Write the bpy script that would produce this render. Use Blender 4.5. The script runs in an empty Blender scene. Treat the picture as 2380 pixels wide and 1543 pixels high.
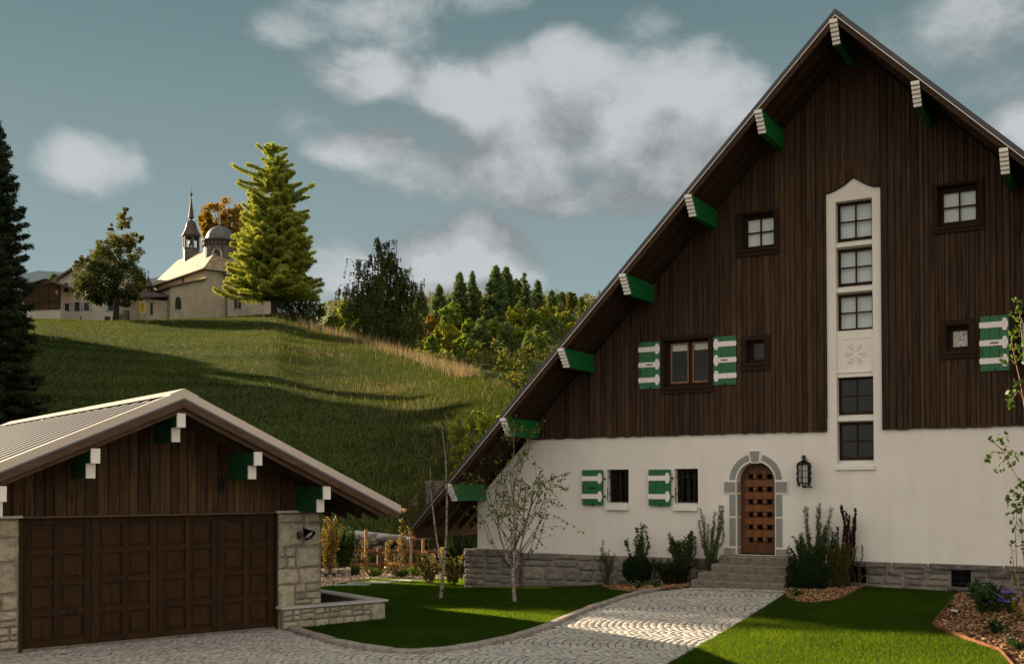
import bpy, bmesh, math, random
import numpy as np
from mathutils import Vector, Matrix
from mathutils.geometry import tessellate_polygon
PI=math.pi
rng=np.random.default_rng(7); random.seed(7)
S=bpy.context.scene
COL=S.collection
# ------------------------------------------------------------------ camera
FPX=2525.0; TH=math.radians(.8); SHY=319.9; ROLL=math.radians(.182)
HA=math.radians(30.65); GA=math.radians(38.07); CH=2.71
_ct,_st,_cr,_sr=math.cos(TH),math.sin(TH),math.cos(ROLL),math.sin(ROLL)
_X=np.array([1,0,0.]);_U0=np.array([0,-_st,_ct]);CF=np.array([0,_ct,_st])
CR=_cr*_X-_sr*_U0; CU=_sr*_X+_cr*_U0; CC=np.array([0,0,CH])
cd=bpy.data.cameras.new('camera'); cam=bpy.data.objects.new('camera',cd); COL.objects.link(cam)
M=Matrix.Identity(4)
for i in range(3):
    M[i][0]=CR[i]; M[i][1]=CU[i]; M[i][2]=-CF[i]; M[i][3]=CC[i]
cam.matrix_world=M
cd.sensor_width=36; cd.lens=36*FPX/2380; cd.shift_y=SHY/2380; cd.clip_start=.1; cd.clip_end=9000
S.camera=cam
def ray(px,py): return CR*(px-1190)/FPX+CU*(771.5+SHY-py)/FPX+CF
def at(px,py,Y):
    r=ray(px,py); return CC+r*(Y/r[1])
# ------------------------------------------------------------------ ground heights
def sstep(a,b,x):
    t=np.clip((x-a)/(b-a),0,1); return t*t*(3-2*t)
def zg(x,y):
    # ground height, told in the chalet's frame: u along its front, w into it
    x=np.asarray(x,float)-5.722; y=np.asarray(y,float)-25.4
    c,s=math.cos(HA),math.sin(HA); u=x*c-y*s; w=x*s+y*c
    A=np.interp(u,[-14,-8.2,-5,-3,-1,0,2,5,14],[-.12,-.09,.06,.22,.36,.39,.40,.36,.36]); B=np.interp(u,[-14,-6,2,8,16],[0,0,.10,.16,.2])
    t=sstep(-10.5,-1.2,w); return B*(1-t)+A*t-.03*np.clip(w-.5,0,12)
def gp(px,py):
    r=ray(px,py); t=5.0
    for i in range(60):
        p=CC+r*t; t+=(p[2]-float(zg(p[0],p[1])))/max(-r[2],1e-4)*.7
    p=CC+r*t; return np.array([p[0],p[1],float(zg(p[0],p[1]))])
# ------------------------------------------------------------------ mesh builder
class MB:
    def __init__(s): s.v=[]; s.f=[]; s.mi=[]; s.m=0
    def vert(s,*ps):
        n=len(s.v); s.v.extend([tuple(map(float,p)) for p in ps]); return n
    def face(s,*idx): s.f.append(tuple(idx)); s.mi.append(s.m)
    def box(s,x0,x1,y0,y1,z0,z1):
        n=s.vert((x0,y0,z0),(x1,y0,z0),(x1,y1,z0),(x0,y1,z0),(x0,y0,z1),(x1,y0,z1),(x1,y1,z1),(x0,y1,z1))
        for q in ((0,3,2,1),(4,5,6,7),(0,1,5,4),(1,2,6,5),(2,3,7,6),(3,0,4,7)): s.face(*[n+i for i in q])
        return s
    def hexa(s,P):
        n=s.vert(*P)
        for q in ((0,3,2,1),(4,5,6,7),(0,1,5,4),(1,2,6,5),(2,3,7,6),(3,0,4,7)): s.face(*[n+i for i in q])
        return s
    def obox(s,c,ax,ay,az):  # centre and half axes
        c,ax,ay,az=[np.array(a,float) for a in (c,ax,ay,az)]
        return s.hexa([c-ax-ay-az,c+ax-ay-az,c+ax+ay-az,c-ax+ay-az,c-ax-ay+az,c+ax-ay+az,c+ax+ay+az,c-ax+ay+az])
    def bar(s,a,b,w,h,up=(0,0,1)):
        a=np.array(a,float);b=np.array(b,float);d=b-a;L=np.linalg.norm(d);d/=L
        up=np.array(up,float); x=np.cross(d,up); nx=np.linalg.norm(x)
        if nx<1e-6: x=np.cross(d,(1,0,0)); nx=np.linalg.norm(x)
        x/=nx; z=np.cross(x,d)
        return s.obox((a+b)/2,d*L/2,x*w/2,z*h/2)
    def plate(s,poly,holes,y0,y1):
        # polygon in the xz-plane, solid from y0 (front) to y1
        def area(p): return sum(p[i][0]*p[(i+1)%len(p)][1]-p[(i+1)%len(p)][0]*p[i][1] for i in range(len(p)))
        poly=list(poly); holes=[list(h) for h in holes]
        if area(poly)<0: poly.reverse()
        for h in holes:
            if area(h)>0: h.reverse()
        loops=[poly]+holes
        flat=[p for l in loops for p in l]
        tris=tessellate_polygon([[Vector((p[0],p[1],0)) for p in l] for l in loops])
        n=s.vert(*[(p[0],y0,p[1]) for p in flat]); m=s.vert(*[(p[0],y1,p[1]) for p in flat])
        for t in tris:
            a,b,c=[flat[i] for i in t]
            cr=(b[0]-a[0])*(c[1]-a[1])-(b[1]-a[1])*(c[0]-a[0])
            if abs(cr)<1e-10: continue
            t=tuple(t) if cr>0 else (t[0],t[2],t[1])
            s.face(*[n+i for i in t]); s.face(m+t[0],m+t[2],m+t[1])
        k=0
        for l in loops:
            L=len(l)
            for i in range(L):
                j=(i+1)%L; s.face(n+k+j,n+k+i,m+k+i,m+k+j)
            k+=L
        return s
    def tube(s,pts,rad,n=8,cap=True):
        pts=[np.array(p,float) for p in pts]
        if not hasattr(rad,'__len__'): rad=[rad]*len(pts)
        rings=[]; x=None
        for i,p in enumerate(pts):
            d=pts[min(i+1,len(pts)-1)]-pts[max(i-1,0)]; d=d/(np.linalg.norm(d)+1e-9)
            if x is None:
                x=np.cross(d,(0,0,1.)) if abs(d[2])<.9 else np.cross(d,(1.,0,0))
            x=x-d*(x@d); x/=np.linalg.norm(x)+1e-9; y=np.cross(d,x)
            rings.append(s.vert(*[p+rad[i]*(x*math.cos(2*PI*k/n)+y*math.sin(2*PI*k/n)) for k in range(n)]))
        for a,b in zip(rings[:-1],rings[1:]):
            for k in range(n): s.face(a+k,a+(k+1)%n,b+(k+1)%n,b+k)
        if cap:
            s.face(*[rings[0]+k for k in range(n)][::-1]); s.face(*[rings[-1]+k for k in range(n)])
        return s
    def lathe(s,prof,c=(0,0,0),n=24,a0=0,sq=None):
        rings=[]
        for r,z in prof:
            rings.append(s.vert(*[(c[0]+r*math.cos(2*PI*k/n+a0),c[1]+r*math.sin(2*PI*k/n+a0),c[2]+z) for k in range(n)]))
        for a,b in zip(rings[:-1],rings[1:]):
            for k in range(n): s.face(a+k,a+(k+1)%n,b+(k+1)%n,b+k)
        s.face(*[rings[0]+k for k in range(n)][::-1]); s.face(*[rings[-1]+k for k in range(n)])
        return s
    def stone(s,x0,x1,z0,z1,y,d,R,tr=None):
        # a hewn stone: jittered rounded outline, bulging front at y-d
        w,h=x1-x0,z1-z0; cx,cz=(x0+x1)/2,(z0+z1)/2
        n=14; r=min(w,h)*R.uniform(.08,.24); j=min(w,h)*.055
        out=[]
        hw,hh=w/2,h/2
        base=[(-hw+r,-hh),(0,-hh),(hw-r,-hh),(hw-r*.3,-hh+r*.3),(hw,-hh+r),(hw,0),(hw,hh-r),(hw-r*.3,hh-r*.3),(hw-r,hh),(0,hh),(-hw+r,hh),(-hw+r*.3,hh-r*.3),(-hw,hh-r),(-hw,0),(-hw,-hh+r),(-hw+r*.3,-hh+r*.3)]
        n=len(base)
        out=[(cx+a+R.uniform(-j,j),cz+b+R.uniform(-j,j)) for a,b in base]
        k1=max(.8,1-.03/min(hw,hh)); k2=max(.55,1-.10/min(hw,hh))
        def P(a,b,yy):
            p=(a,yy,b); return tr(p) if tr else p
        r0=s.vert(*[P(a,b,y) for a,b in out])
        r1=s.vert(*[P(cx+(a-cx)*k1,cz+(b-cz)*k1,y-d*R.uniform(.65,.9)) for a,b in out])
        r2=s.vert(*[P(cx+(a-cx)*k2,cz+(b-cz)*k2,y-d*R.uniform(.8,1.15)) for a,b in out])
        c=s.vert(P(cx,cz,y-d*R.uniform(.95,1.15)))
        for a,b in ((r0,r1),(r1,r2)):
            for k in range(n): s.face(a+k,a+(k+1)%n,b+(k+1)%n,b+k)
        for k in range(n): s.face(r2+k,r2+(k+1)%n,c)
        return s
    def mesh(s,name,mats):
        me=bpy.data.meshes.new(name); me.from_pydata(s.v,[],s.f)
        for m in (mats if isinstance(mats,(list,tuple)) else [mats]): me.materials.append(m)
        if any(s.mi): me.polygons.foreach_set('material_index',s.mi)
        me.update(); return me
    def build(s,name,mats,parent=None,loc=None,rot=None,smooth=False,bevel=0,label=None):
        me=s.mesh(name,mats)
        o=bpy.data.objects.new(name,me); COL.objects.link(o)
        if parent: o.parent=parent
        if loc is not None: o.location=[float(q) for q in loc]
        if rot is not None: o.rotation_euler=rot
        if smooth: me.polygons.foreach_set('use_smooth',[True]*len(me.polygons))
        if bevel:
            b=o.modifiers.new('bevel','BEVEL'); b.width=bevel; b.segments=1; b.limit_method='ANGLE'; b.angle_limit=math.radians(40)
        if label: o['label']=label
        return o
def npmesh(name,V,F,mat,parent=None,loc=None,k=None,smooth=False):
    """V (n,3) points, F (m,k) faces: one mesh, fast."""
    V=np.asarray(V,np.float32); F=np.asarray(F,np.int32); m,k=F.shape
    me=bpy.data.meshes.new(name)
    me.vertices.add(len(V)); me.vertices.foreach_set('co',V.ravel())
    me.loops.add(m*k); me.loops.foreach_set('vertex_index',F.ravel())
    me.polygons.add(m); me.polygons.foreach_set('loop_start',np.arange(0,m*k,k,dtype=np.int32))
    if smooth: me.polygons.foreach_set('use_smooth',np.ones(m,bool))
    me.update(calc_edges=True); me.materials.append(mat)
    o=bpy.data.objects.new(name,me); COL.objects.link(o)
    if parent: o.parent=parent
    if loc is not None: o.location=[float(q) for q in loc]
    return o
def tag(o,label=None,cat=None,group=None,kind=None):
    if label: o['label']=label
    if cat: o['category']=cat
    if group: o['group']=group
    if kind: o['kind']=kind
    return o
def thing(name,label,cat,loc=(0,0,0),rz=0,group=None):
    o=bpy.data.objects.new(name,None); COL.objects.link(o); o.empty_display_size=.3
    o.location=[float(q) for q in loc]; o.rotation_euler=(0,0,rz)
    return tag(o,label,cat,group)
def copy_thing(o,loc,rz=0,sc=1,label=None,group=None):
    r=o.copy(); COL.objects.link(r); r.location=[float(q) for q in loc]; r.rotation_euler=(0,0,rz)
    r.scale=(sc,sc,sc) if not hasattr(sc,'__len__') else sc
    if label: r['label']=label
    if group: r['group']=group
    for c in list(o.children):
        d=c.copy(); COL.objects.link(d); d.parent=r
        for e in list(c.children):
            g=e.copy(); COL.objects.link(g); g.parent=d
    return r
# ------------------------------------------------------------------ materials
class NT:
    def __init__(s,name):
        s.m=bpy.data.materials.new(name); s.m.use_nodes=True; s.t=s.m.node_tree; s.t.nodes.clear()
        s.out=s.t.nodes.new('ShaderNodeOutputMaterial')
    def n(s,ty,**kw):
        nd=s.t.nodes.new('ShaderNode'+ty)
        for k,v in kw.items():
            if k in nd.inputs: s.set(nd,k,v)
            else: setattr(nd,k,v)
        return nd
    def set(s,nd,k,v):
        if isinstance(v,bpy.types.NodeSocket): s.t.links.new(v,nd.inputs[k])
        else: nd.inputs[k].default_value=v
    def math(s,op,a,b=None,c=None):
        nd=s.t.nodes.new('ShaderNodeMath'); nd.operation=op
        for i,v in enumerate((a,b,c)):
            if v is not None: s.set(nd,i,v)
        return nd.outputs[0]
    def mix(s,f,a,b,mode='MIX'):
        nd=s.t.nodes.new('ShaderNodeMix'); nd.data_type='RGBA'; nd.blend_type=mode
        s.set(nd,0,f); s.set(nd,6,a if isinstance(a,bpy.types.NodeSocket) else (*a,1)); s.set(nd,7,b if isinstance(b,bpy.types.NodeSocket) else (*b,1))
        return nd.outputs[2]
    def coord(s,scale=(1,1,1),which='Object',loc=(0,0,0)):
        tc=s.t.nodes.new('ShaderNodeTexCoord'); mp=s.t.nodes.new('ShaderNodeMapping')
        s.t.links.new(tc.outputs[which],mp.inputs[0]); mp.inputs['Scale'].default_value=scale; mp.inputs['Location'].default_value=loc
        return mp.outputs[0]
    def noise(s,vec,scale=5,detail=4,rough=.55,dist=0):
        nd=s.n('TexNoise',Scale=scale,Detail=detail,Roughness=rough,Distortion=dist); s.t.links.new(vec,nd.inputs['Vector']); return nd.outputs[0]
    def ramp(s,f,stops):
        nd=s.t.nodes.new('ShaderNodeValToRGB'); s.t.links.new(f,nd.inputs[0]); e=nd.color_ramp.elements
        while len(e)<len(stops): e.new(.5)
        for q,(p,c) in zip(e,stops): q.position=p; q.color=(*c,1) if len(c)==3 else c
        return nd.outputs[0]
    def rnd(s): return s.t.nodes.new('ShaderNodeNewGeometry').outputs['Random Per Island']
    def bump(s,h,strength=.3,dist=.02):
        nd=s.n('Bump',Strength=strength,Distance=dist); s.t.links.new(h,nd.inputs['Height']); return nd.outputs[0]
    def bsdf(s,col,rough=.7,spec=.3,metal=0,normal=None):
        nd=s.n('BsdfPrincipled'); s.set(nd,'Base Color',col if isinstance(col,bpy.types.NodeSocket) else (*col,1))
        s.set(nd,'Roughness',rough); s.set(nd,'Specular IOR Level',spec); s.set(nd,'Metallic',metal)
        if normal is not None: s.set(nd,'Normal',normal)
        return nd.outputs[0]
    def done(s,sh): s.t.links.new(sh,s.out.inputs[0]); return s.m
def wood(name,cols,rough=.62,spec=.25,grain=(14,14,.9),bump=.35,knots=True,amt=.75):
    t=NT(name); r=t.rnd()
    base=t.ramp(r,[(i/(len(cols)-1),c) for i,c in enumerate(cols)])
    off=t.n('CombineXYZ'); t.set(off,2,t.math('MULTIPLY',r,40.)); t.set(off,0,t.math('MULTIPLY',r,7.))
    ad=t.n('VectorMath',operation='ADD'); t.t.links.new(t.coord(grain),ad.inputs[0]); t.t.links.new(off.outputs[0],ad.inputs[1])
    g=t.noise(ad.outputs[0],1.6,6,.62,.5)
    gr=t.ramp(g,[(.3,(.42,.40,.38)),(.5,(.95,.95,.95)),(.72,(1.5,1.42,1.3))])
    c=t.mix(amt,base,gr,'MULTIPLY')
    if knots:
        k=t.noise(ad.outputs[0],.8,2,.5); kk=t.ramp(k,[(.25,(.45,.42,.4)),(.36,(1,1,1))]); c=t.mix(.8,c,kk,'MULTIPLY')
    return t.done(t.bsdf(c,rough,spec,normal=t.bump(g,bump,.01)))
def plain(name,col,rough=.6,spec=.3,metal=0,var=.12,scale=6,bump=0,bs=40,bd=.004):
    t=NT(name); v=t.coord(); n=t.noise(v,scale,5)
    c=t.mix(1.,col,t.ramp(n,[(.25,(1-var*1.4,)*3),(.75,(1+var,)*3)]),'MULTIPLY')
    nm=t.bump(t.noise(v,bs,3),bump,bd) if bump else None
    return t.done(t.bsdf(c,rough,spec,metal,nm))
def leafmat(name,cols,trans=.35,rough=.5,spec=.35,nscale=.0,namt=.5,tint=(1.25,1.15,.55)):
    t=NT(name); r=t.rnd()
    c=t.ramp(r,[(i/(len(cols)-1),q) for i,q in enumerate(cols)])
    if nscale:
        n=t.noise(t.coord(),nscale,3); c=t.mix(namt,c,t.ramp(n,[(.3,(.55,.62,.55)),(.7,(1.5,1.35,1.2))]),'MULTIPLY')
    d=t.bsdf(c,rough,spec)
    tr=t.n('BsdfTranslucent'); t.set(tr,0,t.mix(1.,c,tint,'MULTIPLY'))
    mx=t.n('MixShader'); t.set(mx,0,trans); t.t.links.new(d,mx.inputs[1]); t.t.links.new(tr.outputs[0],mx.inputs[2])
    return t.done(mx.outputs[0])
def stonemat(name,cols,lo=.6,bump=.6,speck=55):
    t=NT(name); r=t.rnd(); v=t.coord()
    c=t.ramp(r,[(i/(len(cols)-1),q) for i,q in enumerate(cols)])
    n=t.noise(v,7,6,.65); sp=t.noise(v,speck,3,.7)
    c=t.mix(1.,c,t.ramp(n,[(.28,(lo,)*3),(.5,(1,1,1)),(.75,(1.28,1.25,1.2))]),'MULTIPLY')
    c=t.mix(.85,c,t.ramp(sp,[(.3,(.6,.6,.6)),(.5,(1,1,1)),(.7,(1.3,1.3,1.3))]),'MULTIPLY')
    h=t.math('ADD',n,t.math('MULTIPLY',sp,.4))
    return t.done(t.bsdf(c,.88,.2,normal=t.bump(h,bump,.035)))
# ------------------------------------------------------------------ material library
def plaster_mat(name,col,var=.06,bs=90):
    t=NT(name); v=t.coord(); n=t.noise(v,.9,5,.6); f=t.noise(v,bs,4,.7)
    c=t.mix(1.,col,t.ramp(n,[(.3,(1-var,1-var,1-var*1.1)),(.7,(1+var*.4,)*3)]),'MULTIPLY')
    st=t.noise(t.coord((3,3,.25)),1.2,4,.6)
    c=t.mix(.6,c,t.ramp(st,[(.35,(.93,.92,.90)),(.6,(1,1,1))]),'MULTIPLY')
    return t.done(t.bsdf(c,.92,.15,normal=t.bump(f,.35,.006)))
m_plaster=plaster_mat('plaster_white',(.76,.715,.655))
m_trimwhite=plain('plaster_trim',(.76,.72,.65),.85,.15,var=.04,bump=.2,bs=120)
m_grey=plain('surround_grey',(.27,.265,.25),.9,.15,var=.12,scale=14,bump=.4,bs=150)
m_clad=wood('dark_cladding',[(0.0323, 0.0198, 0.0131), (0.0528, 0.0309, 0.0183), (0.0426, 0.025, 0.0154), (0.0704, 0.0396, 0.0228), (0.0309, 0.019, 0.0131), (0.0587, 0.033, 0.0198)],.75,.12,(8,8,.55),.6,amt=.95)
m_beam=wood('dark_rafter_wood',[(.036,.021,.012),(.052,.030,.016)],.75,.12,(9,1.5,9),.3,knots=False)
m_trim=wood('dark_window_wood',[(.022,.013,.008),(.03,.017,.010)],.75,.1,(12,12,2),.3,knots=False)
m_sash=wood('golden_sash_lit',[(.22,.10,.035),(.26,.12,.045)],.45,.4,(12,12,2),.2,knots=False)  # window wood turned golden in colour for the light on the sash
m_roof=plain('roof_dark_metal',(.055,.055,.058),.38,.5,.6,var=.2,scale=3)
m_drip=plain('roof_light_edge',(.55,.47,.40),.35,.5,.7,var=.1)
m_green=wood('green_beam_paint',[(.006,.135,.032),(.007,.15,.038)],.42,.4,(3,1,26),.35,knots=False,amt=.3)
m_greenS=wood('green_shutter_paint',[(.010,.105,.036),(.011,.12,.042)],.45,.4,(8,8,1),.2,knots=False,amt=.3)
m_green_shaded=plain('green_bracket_shaded',(.006,.05,.018),.5,.35,var=.1)  # beam green darkened in colour for the shade on the bracket sides
m_white=plain('white_paint',(.78,.73,.69),.6,.3,var=.05,scale=12,bump=.15,bs=60)
m_iron=plain('black_iron',(.012,.011,.010),.5,.4,.6,var=.2)
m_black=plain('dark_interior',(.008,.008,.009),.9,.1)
m_blind=plain('pale_blind',(.66,.72,.72),.8,.2,var=.04)
m_cream=plain('cream_roller_blind',(.62,.58,.48),.8,.2,var=.05)
m_door=wood('honey_door_wood',[(0.136, 0.048, 0.0104), (0.192, 0.0704, 0.0152), (0.16, 0.056, 0.0128), (0.216, 0.08, 0.0176)],.42,.3,(1.2,6,14),.25,knots=False)
m_door2=wood('honey_door_board',[(0.092, 0.032, 0.008), (0.112, 0.0384, 0.0096)],.45,.3,(14,14,1.2),.25,knots=False)
m_base=stonemat('dark_base_stone',[(0.131, 0.1159, 0.0958), (0.1814, 0.1613, 0.1361), (0.252, 0.2268, 0.1915), (0.1562, 0.1411, 0.121), (0.2117, 0.1915, 0.1613)],.4,1.)
m_mortar=plain('grey_mortar',(.23,.205,.175),.95,.1,var=.2,scale=9,bump=.5,bs=60,bd=.01)
m_pier=stonemat('pale_granite',[(0.3437, 0.3059, 0.2253), (0.4392, 0.3893, 0.292), (0.296, 0.2642, 0.2002), (0.4201, 0.3708, 0.267), (0.2769, 0.241, 0.1752)],.5,.8)
m_mortar2=plain('pale_mortar',(.20,.175,.145),.95,.1,var=.15,scale=9,bump=.5,bs=60,bd=.01)
m_step=stonemat('granite_step',[(0.1445, 0.1232, 0.0978), (0.204, 0.1785, 0.1445)],.4,1.,45)
m_coping=plain('coping_stone',(.44,.42,.38),.85,.2,var=.1,scale=12,bump=.3,bs=120)
m_gclad=wood('garage_cladding',[(0.0467, 0.0255, 0.0119), (0.0723, 0.0391, 0.017), (0.034, 0.0195, 0.0102), (0.0892, 0.0493, 0.0221), (0.0527, 0.0306, 0.0153)],.7,.15,(9,9,.8),.7,amt=1.)
m_gbeam=wood('garage_bargeboard',[(0.0723, 0.0399, 0.0221), (0.085, 0.0476, 0.0263)],.6,.25,(1.3,9,9),.3,knots=False)
m_gsoff=wood('garage_rafters',[(.035,.021,.013),(.045,.027,.016)],.65,.2,(1.5,9,9),.3,knots=False)
m_gdoor=wood('garage_door_wood',[(0.0302, 0.0142, 0.0047), (0.0378, 0.0176, 0.0059), (0.0258, 0.0122, 0.0044)],.6,.14,(7,7,.9),.3,knots=True,amt=.6)
m_gsheet=plain('corrugated_sheet',(.15,.145,.14),.45,.4,.15,var=.06,scale=2)
m_gtrim=plain('sheet_verge_trim',(.52,.45,.37),.42,.4,.25,var=.05,scale=2)
m_copper=plain('copper',(.62,.26,.12),.3,.5,.9,var=.2)
m_bronze=plain('bronze_lamp',(.06,.05,.035),.45,.5,.5,var=.1)
m_opal=plain('opal_glass',(.62,.60,.55),.4,.4,var=.05)
def glass_mat():
    t=NT('window_glass'); tr=t.n('BsdfTransparent'); gl=t.n('BsdfGlossy'); t.set(gl,'Roughness',.02); t.set(gl,0,(.9,.95,.95,1))
    f=t.n('Fresnel'); t.set(f,0,1.5); ff=t.math('MULTIPLY',f.outputs[0],.32)
    mx=t.n('MixShader'); t.t.links.new(ff,mx.inputs[0]); t.t.links.new(tr.outputs[0],mx.inputs[1]); t.t.links.new(gl.outputs[0],mx.inputs[2])
    return t.done(mx.outputs[0])
m_glass=glass_mat()
def obscure_mat():
    t=NT('patterned_glass'); v=t.coord((9,9,9)); n=t.noise(v,2.2,4,.6,1.5)
    c=t.ramp(n,[(.3,(.16,.10,.04)),(.45,(.33,.30,.22)),(.6,(.62,.66,.62))])
    return t.done(t.bsdf(c,.25,.6,normal=t.bump(n,.5,.02)))
m_obscure=obscure_mat()
# ground
def ground_mat(name,cols,sc,bump=.4):
    t=NT(name); v=t.coord(); n=t.noise(v,sc,6,.65); f=t.noise(v,sc*14,3,.6)
    c=t.mix(.5,t.ramp(n,[(.3,cols[0]),(.55,cols[1]),(.75,cols[2])]),t.ramp(f,[(.3,cols[0]),(.7,cols[2])]))
    return t.done(t.bsdf(c,.95,.1,normal=t.bump(f,bump,.04)))
m_soil=ground_mat('lawn_soil',[(.012,.022,.005),(.02,.036,.008),(.03,.05,.01)],1.2)
m_hill=ground_mat('meadow_turf',[(.030,.045,.009),(.048,.066,.013),(.075,.085,.022)],.12)
m_joint=ground_mat('cobble_joint',[(.09,.075,.06),(.13,.11,.09),(.18,.155,.13)],2.)
m_mulch=ground_mat('mulch_bed',[(.03,.015,.008),(.06,.033,.018),(.12,.07,.035)],6.)
m_cobble=stonemat('granite_cobble',[(0.3459, 0.3291, 0.3003), (0.4324, 0.4147, 0.3754), (0.3892, 0.3651, 0.3237), (0.3113, 0.2975, 0.2768), (0.467, 0.4508, 0.4129)],.75,.3,60)
m_kerb=stonemat('kerb_granite',[(.25,.215,.19),(.31,.27,.24),(.22,.19,.165)],.6,.5,60)
m_chip=leafmat('bark_chip',[(.20,.10,.045),(.33,.18,.085),(.11,.055,.028),(.42,.27,.15),(.26,.14,.06)],.0,.8,.2)
m_chipP=leafmat('pale_bark_chip',[(.42,.30,.20),(.55,.42,.30),(.30,.20,.13),(.6,.48,.36)],.0,.8,.2)
m_lawn=leafmat('lawn_blade',[(0.0097, 0.036, 0.0032), (0.0148, 0.0501, 0.0039), (0.0205, 0.0627, 0.0051), (0.0122, 0.0425, 0.0036)],.6,.6,.12,.7,.45,(7.5,3.6,.7))
m_meadow=leafmat('meadow_blade',[(0.0107, 0.0256, 0.0027), (0.016, 0.0354, 0.0035), (0.022, 0.0433, 0.0044), (0.0301, 0.0491, 0.0065)],.45,.7,.1,.06,.7,(3.0,2.0,.6))
m_dry=leafmat('dry_grass',[(0.172, 0.1402, 0.0723), (0.2346, 0.1979, 0.1105), (0.1251, 0.1072, 0.051), (0.2815, 0.2473, 0.1445)],.4,.7,.15,tint=(1.2,1.0,.7))
m_corten=plain('corten_steel',(.17,.07,.03),.8,.2,.2,var=.4,scale=4)
# bark
m_barkd=wood('dark_bark',[(.035,.026,.019),(.05,.038,.028)],.9,.1,(9,9,1.5),.8,knots=False)
m_barkr=wood('reddish_bark',[(.085,.052,.033),(.10,.062,.04)],.9,.1,(9,9,1.5),.8,knots=False)
def birch_mat():
    t=NT('birch_bark'); n=t.noise(t.coord((3,3,22)),1.3,4,.6); m=t.noise(t.coord((4,4,4)),.9,3)
    c=t.ramp(n,[(.36,(.035,.028,.022)),(.46,(.24,.20,.155)),(.62,(.40,.35,.28))]); c=t.mix(.7,c,t.ramp(m,[(.3,(.6,.55,.5)),(.6,(1,1,1))]),'MULTIPLY')
    return t.done(t.bsdf(c,.8,.2))
m_birch=birch_mat()
m_twig=plain('birch_twig',(.075,.042,.028),.8,.15)
m_stem=plain('plant_stem',(.09,.06,.03),.8,.15)
m_stemg=plain('green_stem',(.05,.06,.02),.8,.15)
m_stake=wood('stake_wood',[(.30,.17,.08),(.36,.21,.10)],.75,.2,(10,10,1.5),.4,knots=False)
m_rail=wood('brown_rail_wood',[(.12,.042,.018),(.15,.055,.024)],.6,.3,(1.5,9,9),.3,knots=False)
m_post=plain('weathered_post',(.20,.17,.14),.9,.1)
# leaves
m_spruceN=leafmat('spruce_needles_dark',[(0.0218, 0.0336, 0.016), (0.0348, 0.0514, 0.0214), (0.0478, 0.0672, 0.0249)],0.2,.65,.12,.5,.4)
m_spruceF=leafmat('spruce_needles_forest',[(0.0598, 0.0971, 0.0374), (0.0971, 0.1495, 0.0524), (0.1345, 0.1944, 0.0598)],0.3,.65,.12,.25,.5)
m_spruceL=leafmat('spruce_needles_light',[(0.0805, 0.1264, 0.0345), (0.1206, 0.1838, 0.046), (0.1581, 0.2241, 0.0575)],0.35,.65,.12,.25,.5)
m_larch=leafmat('larch_needles',[(0.1867, 0.2333, 0.0466), (0.2893, 0.3452, 0.0652), (0.3965, 0.4291, 0.0747), (0.2333, 0.3033, 0.0652)],0.42,.65,.12,.22,.6)
m_oak=leafmat('broad_leaf_dark',[(0.045, 0.0674, 0.0179), (0.072, 0.1034, 0.0225), (0.1125, 0.1236, 0.027), (0.1686, 0.1349, 0.027)],0.4,.65,.12,.25,.5)
m_maple=leafmat('autumn_leaf_gold',[(0.1755, 0.1148, 0.0162), (0.27, 0.1553, 0.0189), (0.1148, 0.1013, 0.0189), (0.351, 0.1755, 0.0216)],0.5,.65,.12,.25,.6)
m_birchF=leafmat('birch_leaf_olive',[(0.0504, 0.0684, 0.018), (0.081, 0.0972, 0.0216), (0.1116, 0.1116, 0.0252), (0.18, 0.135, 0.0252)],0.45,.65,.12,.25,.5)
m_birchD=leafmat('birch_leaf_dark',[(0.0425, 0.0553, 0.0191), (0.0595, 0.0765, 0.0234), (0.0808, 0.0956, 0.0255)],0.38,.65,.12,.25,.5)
m_grn1=leafmat('forest_leaf_green',[(0.1053, 0.1755, 0.0328), (0.1638, 0.234, 0.0421), (0.2223, 0.2808, 0.0468), (0.1404, 0.1989, 0.0374)],0.45,.65,.12,.25,.5)
m_grn2=leafmat('forest_leaf_yellow',[(0.2106, 0.2634, 0.0337), (0.2948, 0.3159, 0.038), (0.1791, 0.2213, 0.0337), (0.358, 0.3159, 0.0421)],0.5,.65,.12,.25,.5)
m_grn3=leafmat('forest_leaf_bright',[(0.156, 0.216, 0.0216), (0.204, 0.264, 0.024), (0.12, 0.18, 0.0216)],0.5,.65,.12,.25,.4)
m_rust=leafmat('forest_leaf_rust',[(0.208, 0.1235, 0.0234), (0.26, 0.156, 0.026), (0.143, 0.1105, 0.0234)],0.45,.65,.12,.25,.5)
m_hazel=leafmat('hazel_leaf',[(0.143, 0.2217, 0.02), (0.2145, 0.2932, 0.0286), (0.286, 0.3432, 0.0429), (0.1216, 0.1859, 0.02)],0.5,.65,.12)
m_yb=leafmat('young_birch_leaf',[(.06,.10,.016),(.085,.13,.018),(.11,.15,.02),(.07,.11,.018),(.09,.13,.02),(.38,.25,.02)],.4,.6,.12)
m_dkleaf=leafmat('garden_leaf_dark',[(0.0224, 0.0504, 0.014), (0.0364, 0.0728, 0.0196), (0.0504, 0.0868, 0.0224)],0.3,.65,.12)
m_box=leafmat('box_leaf',[(0.0084, 0.0192, 0.006), (0.0144, 0.0288, 0.0084), (0.024, 0.0408, 0.0108)],0.15,.65,.12)
m_willow=leafmat('willow_leaf',[(0.063, 0.084, 0.0336), (0.091, 0.112, 0.0476), (0.049, 0.07, 0.028)],0.35,.65,.12)
m_purple=leafmat('purple_leaf',[(0.042, 0.0216, 0.0144), (0.06, 0.0288, 0.0168), (0.0336, 0.024, 0.0144)],0.3,.65,.12)
m_mapleS=leafmat('sapling_leaf',[(.06,.11,.014),(.09,.15,.018),(.045,.085,.012),(.12,.17,.02)],.4,.4,.4)
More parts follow.
